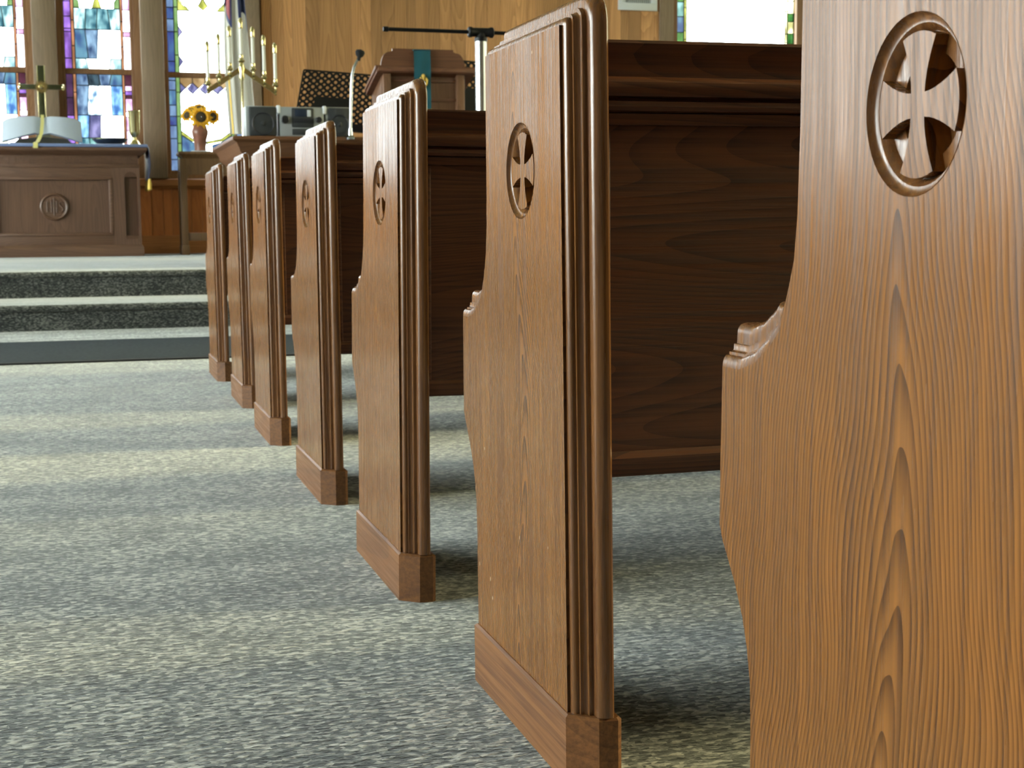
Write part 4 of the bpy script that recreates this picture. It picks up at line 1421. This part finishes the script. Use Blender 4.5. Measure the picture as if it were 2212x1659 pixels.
# boombox stereo on the organ
SYb = OY + .05
zb0 = OZ
b0 = at(531, 292, SYb)
def bp(px): return at(px, 260, SYb).x - b0.x
hb = at(600, 229, SYb).z - OZ
ste = empty('stereo', (b0.x, SYb, OZ), 'silver and black stereo with two square speakers on the organ console', 'stereo')
for k, (pa_, pb_) in enumerate(((531, 598), (703, 757))):
    x0_, x1_ = bp(pa_), bp(pb_)
    spk = MB().box(x0_, x1_, .012, .24, 0, hb, .012).build('speaker', M['silver'], ste)
    MB().box(x0_ + .022, x1_ + .0, -.004, .03, .004, hb - .006, .012).build('speaker_grille', M['charcoal'], spk)
    c_ = (x0_ + x1_) / 2 + .012
    r = .083 if k == 0 else .072
    MB().lathe([(r, -.006), (r * .95, -.009), (r * .85, -.004), (r * .3, .004), (.0001, -.002)], (c_, 0, hb * .42), 24, 'y', cap0=False).build('woofer', M['cone'], spk)
    MB().lathe([(.018, -.006), (.012, -.012), (.0001, -.014)], (c_, 0, hb * .42), 12, 'y').build('dust_cap', M['charcoal'], spk)
x0_, x1_ = bp(604), bp(700)
cu_ = MB().box(x0_, x1_, 0, .22, 0, hb - .004, .010).build('receiver', M['silver'], ste)
wc = x1_ - x0_
MB().box(x0_ + wc * .27, x0_ + wc * .77, -.008, .02, hb * .30, hb * .95, .01).build('control_panel', M['charcoal'], cu_)
MB().box(x0_ + wc * .34, x0_ + wc * .60, -.011, .01, hb * .66, hb * .90, .003).build('display_window', M['display'], cu_)
MB().box(x0_ + wc * .62, x0_ + wc * .70, -.012, .01, hb * .66, hb * .88, .003).build('button_block', M['grey_slat'], cu_)
MB().box(x0_ + wc * .31, x0_ + wc * .73, -.011, .01, hb * .46, hb * .60, .003).build('cassette_door', M['cone'], cu_)
MB().box(x0_ + wc * .28, x0_ + wc * .76, -.006, .01, hb * .06, hb * .26, .004).build('cassette_door', M['charcoal'], cu_)
for fx_, rr_ in ((.12, .030), (.88, .023)):
    MB().lathe([(rr_, 0), (rr_ * .95, -.022), (rr_ * .8, -.026), (.0001, -.026)], (x0_ + wc * fx_, .002, hb * .56), 20, 'y').build('knob', M['black_plastic'], cu_)
m = MB()
for px_c in (603, 702):
    m.box(bp(px_c) - .016, bp(px_c) + .012, -.004, .03, hb - .055, hb + .006, .008)
m.build('handle_bracket', M['white_paint'], ste)

# gooseneck microphone clamped at the organ's front edge
MY = OY - .012
mic = empty('gooseneck_microphone', (at(757, 296, MY).x, MY, OZ - .02), 'black microphone on a silver gooseneck standing on the organ edge', 'microphone')
mo = Vector(mic.location)
pts = [at(px, py, MY) - mo for px, py in ((757, 292), (757.5, 270), (758, 245), (758.5, 220), (759, 200), (759.5, 180), (761, 160), (765, 145), (771, 132), (777, 125))]
MB().tube(pts, .0105, 10).build('gooseneck', M['chrome'], mic, smooth=60)
MB().lathe([(.034, 0), (.036, .012), (.03, .02), (.018, .03), (.014, .08), (.0001, .085)], (0, 0, -.0), 16).build('mount', M['chrome'], mic)
a_, b_ = at(774, 131, MY) - mo, at(779, 108, MY) - mo
d_ = (b_ - a_)
MB().tube([a_, a_ + d_ * .3, a_ + d_ * .45, a_ + d_ * .75, a_ + d_ * .95, a_ + d_ * 1.05], [.013, .014, .028, .036, .03, .006], 14).build('microphone_head', M['foam'], mic, smooth=60)

# ================================================================ MUSIC STANDS
def music_stand(dx, label, first):
    TL, TR, BL, BR = at(655, 149, 13.22), at(816, 162, 13.22), at(633, 274, 13.0), at(803, 288, 13.0)
    root = empty('music_stand', ((BL.x + BR.x) / 2 + dx[0], 13.15, PZ), label, 'music stand', 'perforated music stands on the platform')
    ro = Vector(((BL.x + BR.x) / 2, 13.15, PZ))
    nc, nr = 10, 9
    m = MB()
    def S(u, v):
        p_ = (TL * (1 - u) + TR * u) * (1 - v) + (BL * (1 - u) + BR * u) * v
        return p_ - ro
    u0, v0 = .02, .03
    th = Vector((0, .004, 0))
    def quad(pts):
        n = len(pts)
        vs = [p_ for p_ in pts] + [p_ + th for p_ in pts]
        m.add(vs, [tuple(range(n)), tuple(range(n, 2 * n))[::-1]] + [(i, (i + 1) % n, n + (i + 1) % n, n + i) for i in range(n)])
    for i in range(nc):
        for j in range(nr):
            ua, ub = u0 + (1 - 2 * u0) * i / nc, u0 + (1 - 2 * u0) * (i + 1) / nc
            va_, vb_ = v0 + (1 - 2 * v0) * j / nr, v0 + (1 - 2 * v0) * (j + 1) / nr
            solid = j >= 4 and 2 <= i <= 6 or (j == 8)
            if solid:
                quad([S(ua, va_), S(ub, va_), S(ub, vb_), S(ua, vb_)])
                continue
            uc, vc_ = (ua + ub) / 2, (va_ + vb_) / 2
            ru, rv = (ub - ua) * .225, (vb_ - va_) * .265
            n = 12
            outer, inner = [], []
            for k in range(n):
                t = 2 * PI * k / n
                c_, s_2 = math.cos(t), math.sin(t)
                mm_ = max(abs(c_), abs(s_2))
                outer.append(S(uc + (ub - ua) / 2 * c_ / mm_, vc_ + (vb_ - va_) / 2 * s_2 / mm_))
                inner.append(S(uc + ru * c_, vc_ + rv * s_2))
            vs = outer + inner + [p_ + th for p_ in outer + inner]
            fs = []
            for k in range(n):
                l = (k + 1) % n
                fs += [(k, l, n + l, n + k), (2 * n + k, 3 * n + k, 3 * n + l, 2 * n + l), (n + k, n + l, 3 * n + l, 3 * n + k)]
            m.add(vs, fs)
    # border strips
    quad([S(0.012, 0), S(.988, 0), S(1, v0), S(0, v0)]); quad([S(0, 1 - v0), S(1, 1 - v0), S(1, 1), S(0, 1)])
    quad([S(0, v0), S(u0, v0), S(u0, 1 - v0), S(0, 1 - v0)]); quad([S(1 - u0, v0), S(1, v0), S(1, 1 - v0), S(1 - u0, 1 - v0)])
    m.build('perforated_desk', M['black_steel'], root, smooth=0)
    l0, l1 = S(0, 1), S(1, 1)
    m = MB()
    m.add([l0, l1, l1 + Vector((0, -.07, 0)), l0 + Vector((0, -.07, 0)), l0 + Vector((0, 0, -.006)), l1 + Vector((0, 0, -.006)), l1 + Vector((0, -.07, -.006)), l0 + Vector((0, -.07, -.006))],
          [(0, 1, 2, 3), (7, 6, 5, 4), (0, 4, 5, 1), (1, 5, 6, 2), (2, 6, 7, 3), (3, 7, 4, 0)])
    m.build('desk_lip', M['black_steel'], root, smooth=0)
    mid = S(.5, .55)
    MB().tube([(mid.x, .03, .12), (mid.x, .03, mid.z - .1), (mid.x, mid.y + .012, mid.z)], .014, 10).build('post', M['black_steel'], root)
    for k in range(3):
        a = 2 * PI * k / 3 + .4
        MB().tube([(mid.x, .03, .16), (mid.x + .2 * math.cos(a), .03 + .2 * math.sin(a), .08), (mid.x + .32 * math.cos(a), .03 + .32 * math.sin(a), .01)], .010, 8).build('leg', M['black_steel'], root)
    return root
ms = music_stand((0, 0), 'black perforated music stand standing left of the pulpit', True)
ms2 = copy_tree(ms)
_a, _b = at(1012, 131, 13.72), at(736, 155.5, 13.22)
ms2.location += Vector((_a.x - _b.x, .5, 0))
ms2.scale = (1, 1, (_a.z - PZ) / (_b.z - PZ))
ms2['label'] = 'black perforated music stand half hidden behind the right side of the pulpit'

# ================================================================ PULPIT
UY = 12.55
ul, ur = at(827, 200, UY).x, at(998, 200, UY).x
uc_ = (ul + ur) / 2
pul = empty('pulpit', (uc_, UY, PZ), 'oak pulpit with curved shoulders and a slanted reading desk behind the organ', 'pulpit')
def ux(px, Y=UY): return at(px, 140, Y).x - uc_
def uz(py, Y=UY): return at(912, py, Y).z - PZ
# header board with curved shoulders
hz0, hz1 = uz(150), uz(108)
sh = []
wt, wb = (ux(976) - ux(845)) / 2, (ux(1001) - ux(821)) / 2
hc_ = (ux(845) + ux(976)) / 2
for k in range(9):
    t = PI / 2 * k / 8
    sh.append((wt + .02 + (wb - wt - .02) * math.sin(t) ** .9, hz0 + .02 + (hz1 - .028 - hz0 - .02) * math.cos(t)))
half_ = [(wt, hz1), (wt, hz1 - .02)] + sh + [(wb, hz0)]
poly = [(hc_ + x, z) for x, z in half_] + [(hc_ - x, z) for x, z in half_[::-1]]
MB().prism(poly, 1, -.06, -.025).build('header_board', M['pulpit'], pul, smooth=30)
lx_a, lx_b = ux(812), ux(1019)
MB().box(lx_a, lx_b, -.10, .02, uz(158.5), hz0 + .004, .008).build('ledge', M['pulpit'], pul)
# corner posts, recessed panels
for a, b in ((ux(825), ux(841)), (ux(983), ux(1000))):
    MB().box(a, b, -.055, .03, 0, uz(158), .006).build('corner_post', M['pulpit_z'], pul)
MB().box(ux(838), ux(986), .005, .03, .05, uz(158), 0).build('front_panel', M['pulpit_z'], pul)
for py in (171, 212): MB().box(ux(838), ux(986), -.012, .01, uz(py + 7), uz(py), .004).build('cross_rail', M['pulpit'], pul)
for s in (0, 1):
    a = ux(826) if s == 0 else ux(997)
    MB().box(a - .01, a + .015, .0, .46, .0, uz(166), .004).build('side_panel', M['pulpit_z'], pul)
MB().box(ux(822), ux(1003), -.08, .50, 0, .12, .01).build('base', M['pulpit'], pul)
# slanted reading desk: rises towards the congregation, thick moulded edge on its left
zA, zB = uz(147), uz(147) - .15
m = MB()
for (o1, t0_, t1_) in ((0, 0, .028), (.012, -.032, -.002)):
    poly = [(-.08, zA + t1_ - .02), (.44, zB + t1_ - .02), (.44, zB + t0_ - .02), (-.08, zA + t0_ - .02)]
    m.prism(poly, 0, lx_a - .02 + o1, lx_b + .02 - o1)
m.build('reading_desk', M['pulpit'], pul, smooth=0)

# teal stole hanging over the pulpit front
TY = UY - .115
par = empty('parament', (at(912, 108, TY).x, TY, PZ), 'teal cloth strip with a gold emblem hanging down the pulpit front', 'cloth')
def tp(px, py):
    v_ = at(px, py, TY)
    return Vector((v_.x - par.location.x, 0, v_.z - PZ))
m = MB()
rows = []
n = 16
for k in range(n + 1):
    t = k / n
    l, r_ = tp(893.5 + 4 * t, 109 + 126 * t), tp(930 + 1.5 * t, 109 + 126 * t)
    dy = (.055 if t < .28 else .0) * 0 - .004 * math.sin(t * 9)
    rows.append([(l.x + (r_.x - l.x) * j / 6, dy + .003 * math.sin(j * 1.4 + t * 4), l.z) for j in range(7)])
m.grid(rows)
m.grid([[(x, y + .005, z) for x, y, z in r2] for r2 in rows])
tl, tr_ = rows[0][0], rows[0][-1]
m.box(tl[0], tr_[0], -.004, .10, tl[2] + .004, tl[2] + .010)
m.build('cloth_strip', M['teal'], par, smooth=60)
e = MB()
ec = tp(914, 176)
s_ = .0040
def es(pts, r=.008): e.tube([(ec.x + x, -.009, ec.z + z) for x, z in pts], r, 6)
es([(0, -.05), (0, .062)], .011); es([(-.016, .044), (.016, .044)], .008)
for s in (1, -1):
    es([(s * .012, -.045), (s * .03, -.02), (s * .034, .012), (s * .02, .03)], .009)
    es([(s * .004, .0), (s * .03, .024)], .007); es([(s * .006, -.03), (s * .036, -.012)], .007)
es([(-.012, -.056), (.012, -.056)], .008)
e.build('gold_emblem', M['gold'], par, smooth=60)
fz = MB()
for j in range(7):
    l = rows[-1][j]
    fz.lathe([(.004, 0), (.011, -.01), (.012, -.03), (.002, -.032)], (l[0], 0, l[2]), 6)
fz.build('gold_fringe', M['gold'], par)

# ================================================================ T STAND (chrome pole with a black cross bar)
TYs = 9.0
tb = at(1040, 235, TYs)
tst = empty('banner_stand', (tb.x, TYs, 0), 'chrome banner stand with a black cross bar and tee joint, before the pulpit', 'stand')
zt_ = at(1040, 86, TYs).z
MB().tube([(0, 0, .02), (0, 0, zt_)], (at(1052, 200, TYs).x - at(1028, 200, TYs).x) / 2, 20).build('pole', M['chrome'], tst, smooth=60)
zb_r = at(1040, 70, TYs).z
rr_ = .029
xl = at(838, 69, TYs)
tx_ = xl.x - tb.x
MB().tube([(tx_, 0, zb_r + .002), (-tx_, 0, zb_r - .002)], .012, 12).build('cross_bar', M['black_steel'], tst, smooth=60)
m = MB()
for s in (-1, 1):
    m.lathe([(.015, 0), (.0165, .01), (.0165, .03), (.010, .036)], (s * abs(tx_) - (.03 if s < 0 else .0), 0, zb_r - s * .002), 12, 'x')
m.build('bar_end_cap', M['black_steel'], tst)
m = MB().lathe([(.026, -.085), (.034, -.078), (.034, -.062), (.029, -.056), (.029, .056), (.034, .062), (.034, .078), (.026, .085)], (0, 0, zb_r), 20, 'x')
m.lathe([(.041, zt_ - .012), (.041, zt_ + .012), (.033, zt_ + .018), (.029, zb_r)], (0, 0, 0), 20)
m.build('tee_joint', M['black_steel'], tst, smooth=40)
MB().lathe([(.22, 0), (.22, .012), (.06, .03), (.045, .07), (.04, .08)], n=28).build('foot', M['black_steel'], tst, smooth=30)

# ================================================================ WALL GRILLE
NY = WY - .012
g0, g1 = at(1335, 22, NY), at(1419, 24, NY)
gw = (g1.x - g0.x)
gh = .62
gx = (g0.x + g1.x) / 2
gz = (g0.z + g1.z) / 2
vent = empty('air_grille', (gx, NY, gz), 'white metal air return grille on the plank panelling', 'vent')
fr = .088
m = MB().box(-gw / 2, gw / 2, -.02, .008, 0, fr, .005).box(-gw / 2, gw / 2, -.02, .008, gh - fr, gh, .005)
m.box(-gw / 2, -gw / 2 + fr, -.02, .008, fr, gh - fr, .005).box(gw / 2 - fr, gw / 2, -.02, .008, fr, gh - fr, .005)
m.build('grille_frame', M['white_paint'], vent)
MB().box(-gw / 2 + fr, gw / 2 - fr, .0, .006, fr, gh - fr).build('grille_back', M['dark_void'], vent, smooth=0)
ns_ = 13
for k in range(ns_):
    x = -gw / 2 + fr + (gw - 2 * fr) * (k + .5) / ns_
    MB().box(x - .0085, x + .0045, -.014, -.002, fr, gh - fr).build('slat', M['grey_slat'], vent, smooth=0)
